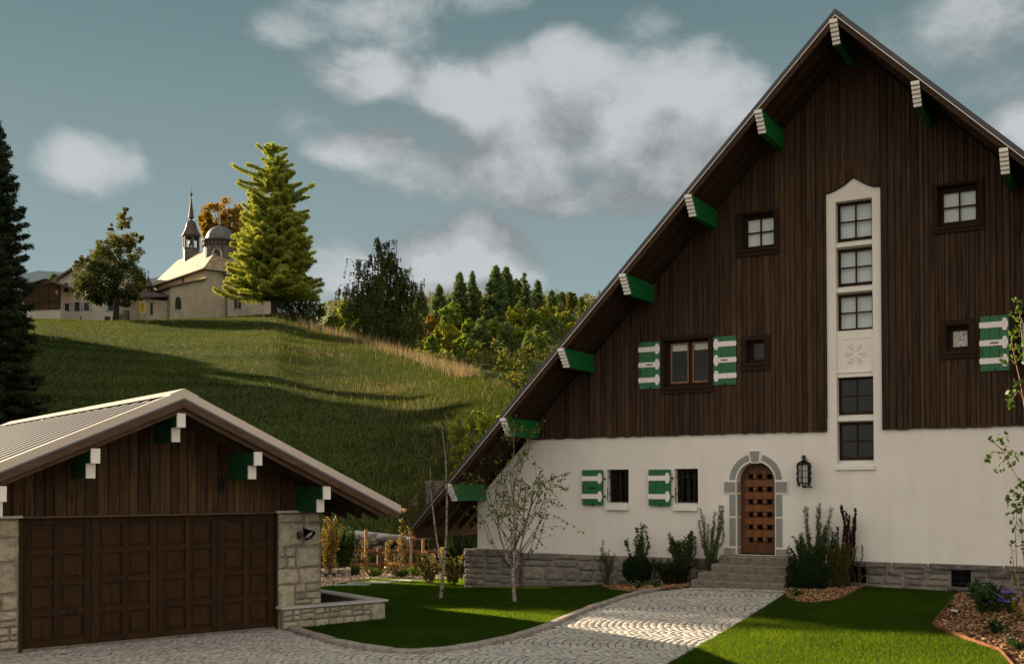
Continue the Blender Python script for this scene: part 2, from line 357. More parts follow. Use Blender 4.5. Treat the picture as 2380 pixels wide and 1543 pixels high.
m_hyd=leafmat('hydrangea_leaf',[(.07,.085,.016),(.11,.11,.02),(.16,.12,.025),(.06,.08,.016)],.35,.5,.3)
m_hydfl=leafmat('dry_flower_head',[(.34,.24,.12),(.42,.31,.17),(.26,.18,.08)],.3,.7,.2)
m_gold=leafmat('golden_shrub_leaf',[(.14,.10,.018),(.22,.14,.02),(.07,.075,.016),(.30,.16,.02)],.4,.5,.3)
m_aster=leafmat('aster_petal',[(.22,.13,.50),(.28,.17,.58),(.18,.10,.42)],.3,.6,.2,tint=(1,1,1))
m_wfl=leafmat('white_petal',[(.8,.78,.74),(.7,.68,.66)],.2,.6,.2,tint=(1,1,1))
m_ofl=leafmat('orange_petal',[(.75,.28,.01),(.8,.35,.02)],.2,.6,.2,tint=(1,1,1))
# ------------------------------------------------------------------ chalet
ho=at(1760,1284,25.4); HO=(float(ho[0]),float(ho[1]),0)
_hu=np.array([math.cos(HA),-math.sin(HA),0]); _hw=np.array([math.sin(HA),math.cos(HA),0])
def hpt(u,w,z=0): return np.array(HO)+_hu*u+_hw*w+np.array([0,0,z])
chalet=thing('chalet','tall steep-roofed chalet with dark timber gable over white plaster and green beams','house',HO,-HA)
RU,RZ,EU=2.29,12.75,-8.72
def slope(u): return RZ-abs(u-RU)
def arc(cx,cz,r,a0,a1,n): return [(cx+r*math.cos(math.radians(a0+(a1-a0)*i/n)),cz+r*math.sin(math.radians(a0+(a1-a0)*i/n))) for i in range(n+1)]
DC,DR,DS=-.03,.459,2.77   # door centre, inner radius, spring line
def rect(u0,u1,z0,z1): return [(u0,z0),(u1,z0),(u1,z1),(u0,z1)]
dooropen=[(DC-DR,1.06),(DC+DR,1.06)]+arc(DC,DS,DR,0,180,16)
ogee=[(2.85,9.266),(2.70,9.285),(2.555,9.351),(2.45,9.42),(2.36,9.485),(2.265,9.55),(2.18,9.49),(2.09,9.425),(1.95,9.352),(1.80,9.29),(1.652,9.268)]
outl=[(-7.74,.90),(12.3,.90),(12.3,2.3),(10.4,4.2),(2.85,4.2)]+ogee+[(1.652,4.2),(-5.85,4.2),(-7.74,2.31)]
b=MB().plate(outl,[rect(-3.87,-3.275,2.18,3.09),rect(-2.05,-1.45,2.18,3.09),dooropen,rect(1.86,2.66,3.1,9.066)],0,.34)
b.box(-7.74,-7.40,.34,13,-.4,2.3); b.box(11.96,12.3,.34,13,0,2.3); b.box(-7.74,12.3,13,13.3,-.4,2.3)
b.build('plaster_wall',m_plaster,chalet)
# black sheet behind the glass, standing in for the unlit rooms
b=MB().box(-7.2,11.7,2.2,2.3,.0,4.); b.box(-4,9,2.2,2.3,4.,8.5); b.build('dark_room_sheet',m_black,chalet)
# cladding boards around the openings
OPEN=[(1.652,2.85,3.5,9.75),(-.30,.47,8.2,9.03),(4.05,4.866,8.2,9.085),(-2.27,-1.14,5.07,6.21),(-.207,.22,5.53,6.075),(4.2,4.657,5.52,6.085),(5.55,6.7,5.07,6.21)]
b=MB(); R=random.Random(3); u=-6.02
def boards(b,u,u1,zlo,ztop,R,opens,front,wmin,wmax,seam=.22):
    while u<u1-.02:
        w=min(R.uniform(wmin,wmax),u1-u)
        for o in opens:
            for e in (o[0],o[1]):
                if u+.03<e<u+w-.001: w=e-u
        cuts=[(zlo+R.uniform(-.012,.012),None)]
        mid=u+w/2; segs=[(cuts[0][0],99)]
        for o in opens:
            if o[0]-.001<mid<o[1]+.001:
                ns=[]
                for a,c in segs:
                    if o[2]>a and o[3]<c: ns+=[(a,o[2]),(o[3],c)]
                    elif o[2]<=a<o[3]: ns.append((o[3],c))
                    else: ns.append((a,c))
                segs=ns
        zs=[]
        for a,c in segs:
            if R.random()<seam and min(c,ztop(mid))-a>2.2:
                k=a+R.uniform(.9,min(c,ztop(mid))-a-.8); zs+=[(a,k),(k+.004,c)]
            else: zs.append((a,c))
        y=front-R.uniform(0,.012); g=.004; x0,x1=u+g,u+w-g
        for a,c in zs:
            t0,t1=min(c,ztop(x0)),min(c,ztop(x1))
            if max(t0,t1)<=a+.03: continue
            t0=max(t0,a+.01);t1=max(t1,a+.01); ch=min(.012,w*.2)
            P=[(x0,y+.012,a),(x0+ch,y,a),(x1-ch,y,a),(x1,y+.012,a),(x1,y+.035,a),(x0,y+.035,a)]
            Q=[(p[0],p[1],t0+(t1-t0)*(p[0]-x0)/(x1-x0)) for p in P]
            n=b.vert(*(P+Q))
            for i in range(6): b.face(n+i,n+(i+1)%6,n+6+(i+1)%6,n+6+i)
            b.face(*[n+5-i for i in range(6)]); b.face(*[n+6+i for i in range(6)])
        u+=w
boards(b,u,10.6,3.895,lambda q:slope(q)-.28,R,OPEN,-.055,.095,.175)
og=ogee[::-1]; ox=[q[0] for q in og]; oz=[q[1]+.012 for q in og]; u=1.652; R=random.Random(17)
while u<2.84:
    w=min(R.uniform(.10,.17),2.85-u); w=2.85-u if 2.85-u-w<.06 else w; x0,x1=u+.004,u+w-.004; y=-.055-R.uniform(0,.012)
    xs=[x0]+[q for q in ox if x0<q<x1]+[x1]
    b.plate([(q,float(np.interp(q,ox,oz))) for q in xs]+[(x1,slope(x1)-.28),(x0,slope(x0)-.28)],[],y,y+.035); u+=w
b.build('timber_cladding',m_clad,chalet)
# dark sheathing behind the boards
hl=[rect(*o) for o in OPEN[1:]]
b=MB(); b.plate([(-6.0,3.95),(1.64,3.95),(1.64,slope(1.64)-.3)],[h for h in hl if h[0][0]<1.5],-.021,-.004)
b.plate([(2.862,3.95),(10.55,3.95),(2.862,slope(2.862)-.3)],[h for h in hl if h[0][0]>1.5],-.021,-.004)
b.plate([(1.64,9.26)]+ogee[::-1]+[(2.862,9.26),(2.862,slope(2.862)-.3),(RU,slope(RU)-.3),(1.64,slope(1.64)-.3)],[],-.021,-.004)
b.build('sheathing',m_black,chalet)
# window in the tower and the timber
def sash(b,u0,u1,z0,z1,y,fw=.05,mull=True,cross=True,bw=.028,d=.05):
    b.box(u0,u0+fw,y,y+d,z0,z1); b.box(u1-fw,u1,y,y+d,z0,z1); b.box(u0+fw,u1-fw,y,y+d,z0,z0+fw*1.2); b.box(u0+fw,u1-fw,y,y+d,z1-fw,z1)
    if mull: b.box((u0+u1)/2-bw/2,(u0+u1)/2+bw/2,y-.004,y+d,z0+fw*1.2,z1-fw)
    if cross:
        zc=(z0+z1)/2
        b.box(u0+fw,(u0+u1)/2-bw/2,y-.002,y+d,zc-bw/2,zc+bw/2); b.box((u0+u1)/2+bw/2,u1-fw,y-.002,y+d,zc-bw/2,zc+bw/2)
def pane(par,u0,u1,z0,z1,y): MB().box(u0,u1,y,y+.006,z0,z1).build('pane',m_glass,par)
TW=[(8.196,9.066,True),(7.178,8.01,True),(6.148,6.985,True),(4.272,5.105,False),(3.25,4.09,False)]
for z0,z1,pale in TW:
    b=MB(); sash(b,1.86,2.66,z0,z1,.20,.055)
    w=b.build('window',m_trim,chalet,label='four-pane window in the white stair tower with pale glass' if pale else 'four-pane window in the white stair tower with dark glass')
    pane(w,1.915,2.605,z0+.06,z1-.055,.222)
    if pale: MB().box(1.87,2.65,.30,.31,z0+.01,z1-.01).build('blind',m_blind,w)
for z0,z1 in ((8.01,8.196),(6.985,7.178),(4.09,4.272)):
    b=MB(); n=b.vert((1.86,.03,z0+.03),(2.66,.03,z0+.03),(2.66,.03,z1-.07),(1.86,.03,z1-.07),(1.86,.24,z1),(2.66,.24,z1),(1.86,.24,z0),(2.66,.24,z0))
    b.face(n,n+1,n+2,n+3); b.face(n+3,n+2,n+5,n+4); b.face(n+6,n+7,n+1,n); b.face(n,n+3,n+4,n+6); b.face(n+1,n+7,n+5,n+2); b.face(n+4,n+5,n+7,n+6)
    b.build('sill',m_trimwhite,chalet)
b=MB(); n=b.vert((1.83,-.05,3.025),(2.685,-.05,3.025),(2.685,-.05,3.10),(1.83,-.05,3.10),(1.83,.24,3.25),(2.685,.24,3.25),(1.83,.24,3.0),(2.685,.24,3.0))
b.face(n,n+1,n+2,n+3); b.face(n+3,n+2,n+5,n+4); b.face(n+6,n+7,n+1,n); b.face(n,n+3,n+4,n+6); b.face(n+1,n+7,n+5,n+2); b.face(n+4,n+5,n+7,n+6)
b.build('sill',m_trimwhite,chalet)
b=MB(); b.plate(rect(1.86,2.66,5.105,6.148),[rect(1.96,2.575,5.31,5.955)],.045,.24); b.box(1.96,2.575,.055,.2,5.31,5.955)
b.box(1.85,2.66,.02,.06,5.2,5.225)
sp=b.build('snowflake_panel',m_trimwhite,chalet)
b=MB()
for k in range(6):
    a=math.radians(60*k+0); d=np.array([math.cos(a),0,math.sin(a)]); p=np.array([-d[2],0,d[0]]); c=np.array([2.266,.05,5.63])
    b.bar(c+d*.05,c+d*.235,.018,.03,(0,1,0))
    for q in (.115,.185):
        for s in (-1,1): b.bar(c+d*q,c+d*(q+.05)+p*s*.055,.015,.028,(0,1,0))
    e=d*math.cos(math.radians(30))+p*.5
b.build('snowflake',m_trimwhite,sp)
def woodwin(o,trim,fr,label,two=False,cross=True,mull=True,blind=None,sash_lit=False,obs=False,sill=True):
    u0,u1,z0,z1=o; t0,t1,s0,s1=trim
    b=MB()
    b.plate(rect(*trim),[rect(u0,u1,z0,z1)],-.105,-.055)          # casing
    b.box(u0-.006,u0+.012,-.05,.2,z0,z1); b.box(u1-.012,u1+.006,-.05,.2,z0,z1); b.box(u0,u1,-.05,.2,z0-.006,z0+.02); b.box(u0,u1,-.05,.2,z1-.02,z1+.006)
    if sill: b.box(u0-.06,u1+.06,-.135,-.03,z0-.055,z0-.008)
    f0,f1,g0,g1=fr
    b.plate(rect(u0+.012,u1-.012,z0+.02,z1-.02),[rect(f0,f1,g0,g1)] if not two else [rect(f0,two[0],g0,g1),rect(two[1],f1,g0,g1)],.075,.14)
    w=b.build('window',m_trim,chalet,label=label)
    halves=[(f0,f1)] if not two else [(f0,two[0]),(two[1],f1)]
    for a,c in halves:
        b=MB(); sash(b,a,c,g0,g1,.085,.03,mull,cross,.03,.04); b.build('sash',m_sash if sash_lit else m_trim,w)
        if obs: MB().box(a+.028,c-.028,.105,.111,g0+.03,g1-.03).build('pane',m_obscure,w)
        else: pane(w,a+.028,c-.028,g0+.03,g1-.03,.105)
        if blind=='full': MB().box(a,c,.16,.17,g0,g1).build('blind',m_blind,w)
        if blind=='top': MB().box(a+.02,c-.02,.15,.16,g1-.185,g1-.02).build('blind',m_cream,w)
    return w
woodwin((4.05,4.866,8.2,9.085),(3.935,4.95,8.06,9.14),(4.115,4.815,8.29,8.98),'upper timber window with four pale panes right of the tower',blind='full')
woodwin((-.30,.47,8.2,9.03),(-.432,.585,8.04,9.09),(-.236,.452,8.267,8.96),'upper timber window with four pale panes left of the tower',blind='full')
woodwin((-2.27,-1.14,5.07,6.21),(-2.35,-1.03,4.918,6.312),(-2.168,-1.183,5.174,6.152),'double casement with half-lowered cream blinds between two green shutters',two=(-1.706,-1.608),cross=False,mull=False,blind='top',sash_lit=True)
woodwin((-.207,.22,5.53,6.075),(-.336,.352,5.362,6.17),(-.12,.2,5.60,6.03),'small square window with dark glass',cross=False,mull=False)
woodwin((4.2,4.657,5.52,6.085),(4.094,4.786,5.367,6.19),(4.28,4.63,5.60,6.0),'small square window with patterned glass',cross=False,mull=False,obs=True)
woodwin((5.55,6.7,5.07,6.21),(5.44,6.8,4.945,6.33),(5.63,6.62,5.17,6.10),'window at the edge behind the sapling',two=(6.08,6.17),cross=False,mull=False,blind='full')
# barred ground-floor windows
for u0,u1,lab in ((-3.87,-3.275,'small barred window farther from the door'),(-2.05,-1.45,'small barred window nearer the door')):
    b=MB(); sash(b,u0,u1,2.235,3.09,.2,.05,True,False,.05); w=b.build('window',m_trim,chalet,label=lab); pane(w,u0+.05,u1-.05,2.29,3.04,.222)
    b=MB()
    for k in range(3):
        x=u0+.14+k*.165; b.bar((x,.10,2.30),(x,.10,3.05),.026,.014,(0,1,0))
        for s in (-1,1): b.bar((x,.10,2.37),(x+s*.06,.10,2.285),.016,.012,(0,1,0))
        b.box(x-.02,x+.02,.085,.115,2.99,3.02)
    for z in (2.48,2.90): b.bar((u0-.005,.09,z),(u1,.09,z),.018,.018)
    b.bar((u0+.015,.0,2.32),(u0+.02,.0,2.64),.012,.012); b.bar((u0+.015,.0,2.32),(u0+.05,.03,2.28),.012,.012)
    b.build('window_bars',m_iron,w)
    b=MB(); n=b.vert((u0-.02,-.085,2.075),(u1-.01,-.085,2.075),(u1+.02,-.085,2.175),(u0-.02,-.085,2.175),(u0,.21,2.27),(u1,.21,2.27),(u0,.21,2.12),(u1,.21,2.12),(u1+.02,-.01,2.1))
    b.face(n,n+1,n+2,n+3); b.face(n+3,n+2,n+5,n+4); b.face(n+6,n+7,n+1,n); b.face(n,n+3,n+4,n+6); b.face(n+1,n+7,n+5,n+2); b.face(n+4,n+5,n+7,n+6)
    b.build('window_sill',m_trimwhite,w)
# shutters
def shutter(u0,u1,z0,z1,hinge,rows,latchrow,label,handle):
    b=MB(); w=(u1-u0)/3
    for k in range(3): b.box(u0+k*w+.002,u0+(k+1)*w-.002,-.085,-.052,z0,z1)
    s=b.build('shutter',m_greenS,chalet,bevel=.004,label=label)
    for i,zc in enumerate(rows):
        b=MB(); hx=u1-.085 if hinge>0 else u0+.085; sgn=hinge
        e0=u1-.02 if hinge>0 else u0+.02; e1=u0-.012 if hinge>0 else u1+.012; h=.062
        # saw-toothed strap
        nt=6; a=hx-sgn*.07; top=[];bot=[]
        for k in range(nt+1):
            x=a+(e1-a)*k/nt
            if k<nt:
                xe=a+(e1-a)*(k+.78)/nt; top+=[(x,h),(xe,h)]+[(a+(e1-a)*(k+.95)/nt,h-.026)]; bot+=[(x,-h),(xe,-h)]+[(a+(e1-a)*(k+.95)/nt,-h+.026)]
            else: top.append((x,h-.01)); bot.append((x,-h+.01))
        poly=[(e0,-h),(e0,h)]+top+bot[::-1]
        b.plate([(p[0],zc+p[1]) for p in poly],[],-.102,-.085)
        for s2 in (-1,1):
            b.plate([(hx+.047*math.cos(t*PI/9),zc+s2*.085+.047*math.sin(t*PI/9)) for t in range(18)],[],-.106,-.085)
        b.build('strap',m_white,s)
    b=MB(); um=(u0+u1)/2
    b.bar((um,-.1,z0+.05),(um+.04,-.13,z0-.03),.018,.018); b.build('shutter_stay',m_iron,s)
    if latchrow: MB().box(um-.08,um+.08,-.112,-.100,latchrow-.012,latchrow+.012).build('shutter_slot',m_iron,s)
    if handle: MB().tube([(u0+.05,-.09,handle-.08),(u0+.035,-.11,handle),(u0+.05,-.09,handle+.08)],.006,6).build('shutter_pull',m_iron,s)
    for zc in (rows[0],rows[-1]): 
        b=MB(); x=u1 if hinge>0 else u0; b.bar((x-.01*hinge,-.07,zc),(x+.05*hinge,-.05,zc),.022,.03); b.bar((x+.05*hinge,-.06,zc-.03),(x+.05*hinge,-.06,zc+.03),.02,.02)
        b.build('shutter_hinge',m_iron,s)
R3=(6.03,5.65,5.275)
shutter(-2.94,-2.37,5.058,6.214,1,R3,R3[1],'green shutter left of the double casement',5.46)
shutter(-1.025,-.456,5.06,6.216,-1,R3,R3[1],'green shutter right of the double casement',None)
shutter(4.868,5.432,5.06,6.22,1,R3,R3[1],'green shutter near the sapling',5.46)
shutter(-4.535,-3.945,2.198,3.083,1,(2.865,2.415),2.63,'green shutter with a black slot',2.63)
shutter(-2.706,-2.12,2.192,3.076,1,(2.865,2.415),None,'plain green shutter nearer the door',None)
# door surround and door
b=MB()
b.plate([(DC-.655,1.23),(DC-.655,DS)]+arc(DC,DS,.655,180,0,22)+[(DC+.655,1.23),(DC+DR+.004,1.23)]+arc(DC,DS,DR+.004,0,180,22)+[(DC-DR-.004,1.23)],[],-.012,.0)
for s in (-1,1):
    x0,x1=(DC-.775,DC-DR-.004) if s<0 else (DC+DR+.004,DC+.775)
    b.box(x0,x1,-.03,0,2.495,2.79); b.box(x0,x1,-.03,0,1.05,1.23)
b.plate([(DC-.155,3.50),(DC+.135,3.50),(DC+.10,3.20),(DC-.10,3.20)],[],-.035,0)
for q in (-1,1): b.box(*( (DC-DR-.004,DC-DR+.004) if q<0 else (DC+DR-.004,DC+DR+.004)),0,.28,1.06,DS)
ds=b.build('door_surround',m_trimwhite,chalet)
def gst(poly,y):
    MB().plate(poly,[],y-.008,y).build('surround_stone',m_grey,ds)
g=.022
for s in (-1,1):
    x0,x1=(DC-.655,DC-DR) if s<0 else (DC+DR,DC+.655); X0,X1=(DC-.775,DC-DR) if s<0 else (DC+DR,DC+.775)
    gst(rect(x0+g,x1-g,1.25,1.92),-.012); gst(rect(x0+g,x1-g,1.96,2.47),-.012)
    gst(rect(X0+g,X1-g,2.52,2.765),-.03); gst(rect(X0+g,X1-g,1.06,1.21),-.03)
    a0,a1=(178,106) if s<0 else (2,74)
    gst(arc(DC,DS+.02,.63,a0,a1,10)+arc(DC,DS+.02,DR+.028,a1,a0,10),-.012)
gst([(DC-.13,3.478),(DC+.11,3.478),(DC+.082,3.225),(DC-.082,3.225)],-.035)
b=MB(); x=DC-DR+.004
for z0,z1 in ((1.1,1.21),(1.25,1.92),(1.96,2.47),(2.52,2.765)): b.box(x,x+.006,.04,.25,z0,z1)
b.build('jamb_stone',m_grey,ds)
dz=[(DC-DR+.002,1.085),(DC+DR-.002,1.085)]+arc(DC,DS,DR-.002,0,180,18)
sq=[]
for r in range(6):
    zc=2.885-.298*r
    for a,c in ((-.285,-.175),(-.065,.06),(.165,.275)): sq.append(rect(a,c,zc-.057,zc+.057))
b=MB().plate(dz,sq,.28,.33); dr=b.build('door',m_door2,chalet)
MB().box(-.4,.36,.37,.38,1.2,3.05).build('door_backing',m_black,dr)
for r in range(5):
    zc=2.738-.298*r; b=MB()
    xs=[-.375,-.33,-.28,-.21,-.165,-.125,-.085,-.04,0,.04,.065,.105,.145,.19,.24,.29,.335]
    yy=lambda x: .255-.028*(math.exp(-((x+.125)/.06)**2)+math.exp(-((x-.105)/.06)**2))
    n=b.vert(*[(x,yy(x),zc-.078) for x in xs]+[(x,yy(x),zc+.078) for x in xs]+[(x,.285,zc+.078) for x in xs]+[(x,.285,zc-.078) for x in xs]); L=len(xs)
    for i in range(L-1):
        b.face(n+i,n+i+1,n+L+i+1,n+L+i); b.face(n+L+i,n+L+i+1,n+2*L+i+1,n+2*L+i); b.face(n+3*L+i+1,n+3*L+i,n+2*L+i,n+2*L+i+1) ; b.face(n+3*L+i,n+3*L+i+1,n+i+1,n+i)
    b.face(n,n+L,n+2*L,n+3*L); b.face(n+L-1,n+4*L-1,n+3*L-1,n+2*L-1)
    b.build('door_slat',m_door,dr)
for a in (-.165,.065):
    b=MB(); zs=[3.05-.0298*i for i in range(60) if 3.05-.0298*i>1.27]
    yy=lambda z: .262-.032*max(0,math.cos(2*PI*(z-2.885)/.298))-.0
    n=b.vert(*[(a,yy(z),z) for z in zs]+[(a+.08,yy(z),z) for z in zs]+[(a+.08,.285,z) for z in zs]+[(a,.285,z) for z in zs]); L=len(zs)
    for i in range(L-1):
        b.face(n+i,n+i+1,n+L+i+1,n+L+i); b.face(n+L+i,n+L+i+1,n+2*L+i+1,n+2*L+i); b.face(n+3*L+i,n+3*L+i+1,n+i+1,n+i)
    b.face(n,n+L,n+2*L,n+3*L); b.face(n+L-1,n+4*L-1,n+3*L-1,n+2*L-1)
    b.build('door_band',m_door,dr)
MB().box(-.49,.43,.05,.4,1.05,1.083).build('threshold',m_trim,dr)
# stone base
def pack(R,x0,x1,z0,z1,wmax,hmax,out):
    w,h=x1-x0,z1-z0
    if w>wmax and (w/wmax>=h/hmax or h<hmax*.62):
        k=R.uniform(.36,.64); pack(R,x0,x0+w*k,z0,z1,wmax*R.uniform(.8,1.25),hmax,out); pack(R,x0+w*k,x1,z0,z1,wmax*R.uniform(.8,1.25),hmax,out)
    elif h>hmax:
        k=R.uniform(.38,.62); pack(R,x0,x1,z0,z0+h*k,wmax,hmax*R.uniform(.8,1.2),out); pack(R,x0,x1,z0+h*k,z1,wmax,hmax*R.uniform(.8,1.2),out)
    else: out.append((x0,x1,z0,z1))
    return out
def stones(b,rects,y,d,R,gap=.014,tr=None):
    for x0,x1,z0,z1 in rects:
        if x1-x0<.05 or z1-z0<.05: continue
        b.stone(x0+gap,x1-gap,z0+gap,z1-gap,y,d*R.uniform(.8,1.2),R,tr)
R=random.Random(11); b=MB(); b.m=1
b.box(-6.37,2.10,-.03,.30,-.4,.93); b.box(2.10,12.3,-.03,.30,-.4,.50); b.box(2.10,12.3,-.03,.3,.88,.93)
for a,c in ((2.484,4.237),(4.643,12.3)): b.box(a,c,-.03,.3,.5,.88)
b.box(2.10,2.484,.2,.3,.5,.88); b.box(4.237,4.643,.2,.3,.5,.88)
b.box(-8.02,-6.37,-.22,.75,-.4,.95); b.m=0
stones(b,pack(R,-6.37,-.80,.24,.95,.85,.36,[])+pack(R,-6.37,-.9,-.35,.24,.9,.34,[]),-.03,.05,R)
stones(b,pack(R,.80,2.10,.1,.93,.7,.34,[])+pack(R,2.484,4.237,.50,.86,.75,.22,[])+pack(R,4.643,12.3,.50,.86,.95,.25,[])+pack(R,2.1,12.3,.0,.50,.9,.32,[]),-.03,.05,R)
stones(b,pack(R,2.08,12.3,.86,1.0,1.15,.3,[]),-.03,.07,R,.01)
stones(b,[(4.18,4.69,.43,.515)],-.03,.14,R,.004)
stones(b,pack(R,-8.02,-6.37,-.32,.80,.52,.30,[]),-.22,.05,R,.012)
stones(b,pack(R,-8.05,-6.35,.80,1.02,.8,.3,[]),-.22,.06,R,.008)
stones(b,pack(R,-.22,.75,-.3,1.0,.5,.3,[]),0,.05,R,.012,lambda p:(-8.02+p[1],p[0],p[2]))
stones(b,pack(R,-.22,.0,-.3,1.0,.4,.3,[]),0,.03,R,.012,lambda p:(-6.37-p[1],p[0],p[2]))
b.box(-8.04,-6.36,-.24,.75,.95,.985)
sb=b.build('stone_base',[m_base,m_mortar],chalet)
for u0,u1,z0,z1 in ((2.10,2.484,.5,.88),(4.237,4.643,.5,.88)):
    b=MB().box(u0,u1,.17,.18,z0,z1); v=b.build('cellar_vent',m_black,chalet); b=MB()
    for k in range(3): b.bar((u0,.08,z0+.08+k*.12),(u1,.08,z0+.08+k*.12),.012,.02)
    b.bar(((u0+u1)/2,.1,z0),((u0+u1)/2,.1,z1),.02,.012,(0,1,0)); b.build('vent_bars',m_iron,v)
b=MB(); n0=[(3.811+.055*math.cos(t*PI/8),-.1,.37+.055*math.sin(t*PI/8)) for t in range(16)]
b.tube([(3.811,-.11,.37),(3.811,.02,.37)],.055,16); pp=b.build('drain_pipe',m_iron,chalet)
# roof: dark metal over boarding, rafters, purlins
VW=-1.62
def slab(b,dz0,dz1,u0,u1,y0,y1):
    # slab between heights slope()-dz0 and slope()-dz1
    b.hexa([(u0,y0,slope(u0)-dz1),(u1,y0,slope(u1)-dz1),(u1,y1,slope(u1)-dz1),(u0,y1,slope(u0)-dz1),(u0,y0,slope(u0)-dz0),(u1,y0,slope(u1)-dz0),(u1,y1,slope(u1)-dz0),(u0,y1,slope(u0)-dz0)])
b=MB(); 
for e in (EU,2*RU-EU): slab(b,0,.15,min(e,RU),max(e,RU),VW-.02,14.2)
for k in range(12):
    for e in (EU,2*RU-EU):
        y=VW+.3+k*1.1; slab(b,-.03,.0,min(e,RU),max(e,RU),y,y+.03)
b.build('roof',m_roof,chalet)
b=MB()
for e in (EU,2*RU-EU): slab(b,.135,.158,min(e,RU),max(e,RU),VW-.032,VW-.02)
b.build('drip_edge',m_drip,chalet)
b=MB()
for e in (EU+.03,2*RU-EU-.03): slab(b,.152,.20,min(e,RU),max(e,RU),VW+.02,14.1)
b.build('roof_boarding',m_beam,chalet)
def rafter(y,w,d0,d1,ends):
    for e in ends:
        b=MB(); slab(b,d0,d1,min(e,RU) if e<RU else RU,max(e,RU) if e>RU else RU,y,y+w); b.build('rafter',m_beam,chalet)
rafter(VW,.055,.15,.30,(EU+.03,2*RU-EU-.03))
for y in (-1.15,-.62): rafter(y,.12,.20,.27,(EU+.12,2*RU-EU-.12))
for k in range(9):
    y=-.1+k*.55; b=MB(); slab(b,.20,.40,EU+.12,-7.4,y,y+.11); b.build('rafter_tail',m_beam,chalet)
MB().box(EU+.06,EU+.12,VW+.05,12,slope(EU)-.42,slope(EU)-.12).build('eave_board',m_beam,chalet)
for k in range(-6,4):
    uc=2.27+1.632*k; zb=12.05-1.625*abs(k); u0,u1=uc-.075,uc+.075
    b=MB(); fr=[-1.74+.055*i for i in range(6)]
    zt=zb+.44
    zs=[zt-.073*i for i in range(6)]+[zb]
    for i in range(6):
        b.box(u0,u1,fr[i]+.05,.02 if k>-6 else .6,zs[i+1]+(.0015 if i in(1,3) else 0),zs[i]-(.0035 if i in (2,4) else 0))
    pu=b.build('purlin',m_green,chalet)
    b=MB()
    for i in range(6): b.box(u0-.004,u1+.004,fr[i]-.0,fr[i]+.05,zs[i+1]+.003,zs[i]+.001)
    b.build('purlin_end',m_white,pu)
# steps
steps=thing('stone_steps','four worn granite steps leading up to the arched wooden door','steps',hpt(0,-.9,.3),-HA)
for z1,z0,y0,y1,u0,u1 in ((1.05,.875,-.45,.28,-.77,.85),(.873,.70,-.77,.02,-.84,.89),(.698,.553,-1.12,-.3,-1.03,.99),(.551,.30,-1.47,-.6,-1.06,1.07)):
    b=MB(); nx=14; R=random.Random(int(z1*100))
    P=[]
    for i in range(nx+1):
        u=u0+(u1-u0)*i/nx; j=R.uniform(-.012,.012); k=R.uniform(-.008,.008)
        P.append([(u,y0+.9+j,z0-.3),(u,y0+.9+j*.6,z1-.035-.3+k),(u,y0+.93+j,z1-.3+k*.5),(u,y1+.9,z1-.3),(u,y1+.9,z0-.3)])
    for p in P: b.vert(*p)
    for i in range(nx):
        for q in range(4): b.face(5*i+q,5*i+5+q,5*i+6+q,5*i+1+q)
    b.face(0,1,2,3,4); b.face(*[5*nx+q for q in (4,3,2,1,0)])
    b.build('step',m_step,steps)
# wall lantern
lan=thing('wall_lantern','black wrought-iron wall lantern with spiked crown beside the arched door','lantern',hpt(1.175,0,2.95),-HA)
b=MB(); c=(0,-.25,0)
hexo=[(.135*math.cos(math.radians(60*k+30)),.135*math.sin(math.radians(60*k+30))) for k in range(6)]
for x,y in hexo:
    b.bar((x,y-.25,-.24),(x,y-.25,.2),.026,.026)
    pts=[(x*(1+.26*math.sin(q*1.9)**2),y*(1+.26*math.sin(q*1.9)**2)-.25,.22-.056*q) for q in range(9)]
    b.tube(pts,.011,5); b.bar((x,y-.25,-.22),(x*1.12,y*1.12-.25,-.3),.016,.016)
for z in (-.235,.195): b.lathe([(.15,z),(.15,z+.03)],c,6,math.radians(30))
for z in (-.08,.06):
    for k in range(6):
        p,q=hexo[k],hexo[(k+1)%6]; b.bar((p[0],p[1]-.25,z),(q[0],q[1]-.25,z),.01,.01)
for k in range(6):
    p,q=hexo[k],hexo[(k+1)%6]; mx,my=(p[0]+q[0])/2,(p[1]+q[1])/2-.25; b.bar((mx,my,-.22),(mx,my,.2),.01,.01)
    b.bar((mx,my,-.235),(mx,my,-.29),.014,.014)
b.lathe([(.175,.22),(.13,.25),(.06,.29),(.035,.32)],c,6,math.radians(30)); b.lathe([(.015,-.33),(.035,-.31),(.03,-.27)],c,10)
b.bar((0,-.25,-.31),(.12,.0,-.31),.02,.02); b.bar((0,-.25,.3),(0,-.0,.33),.02,.02)
b.build('lantern_frame',m_iron,lan)
b=MB()
for k in range(8):
    a=math.radians(45*k); b.bar((0,-.25,.33),(.075*math.cos(a),-.25+.075*math.sin(a),.36),.018,.012)
b.bar((0,-.25,.31),(0,-.25,.42),.02,.02)
for k in range(6):
    a=math.radians(60*k+20); b.bar((0,-.25,.35),(.055*math.cos(a),-.25+.055*math.sin(a),.405),.014,.01)
b.build('lantern_crown',m_iron,lan)
b=MB(); b.lathe([(.115,-.21),(.115,.2)],c,6,math.radians(30)); b.build('lantern_glass',m_opal,lan)
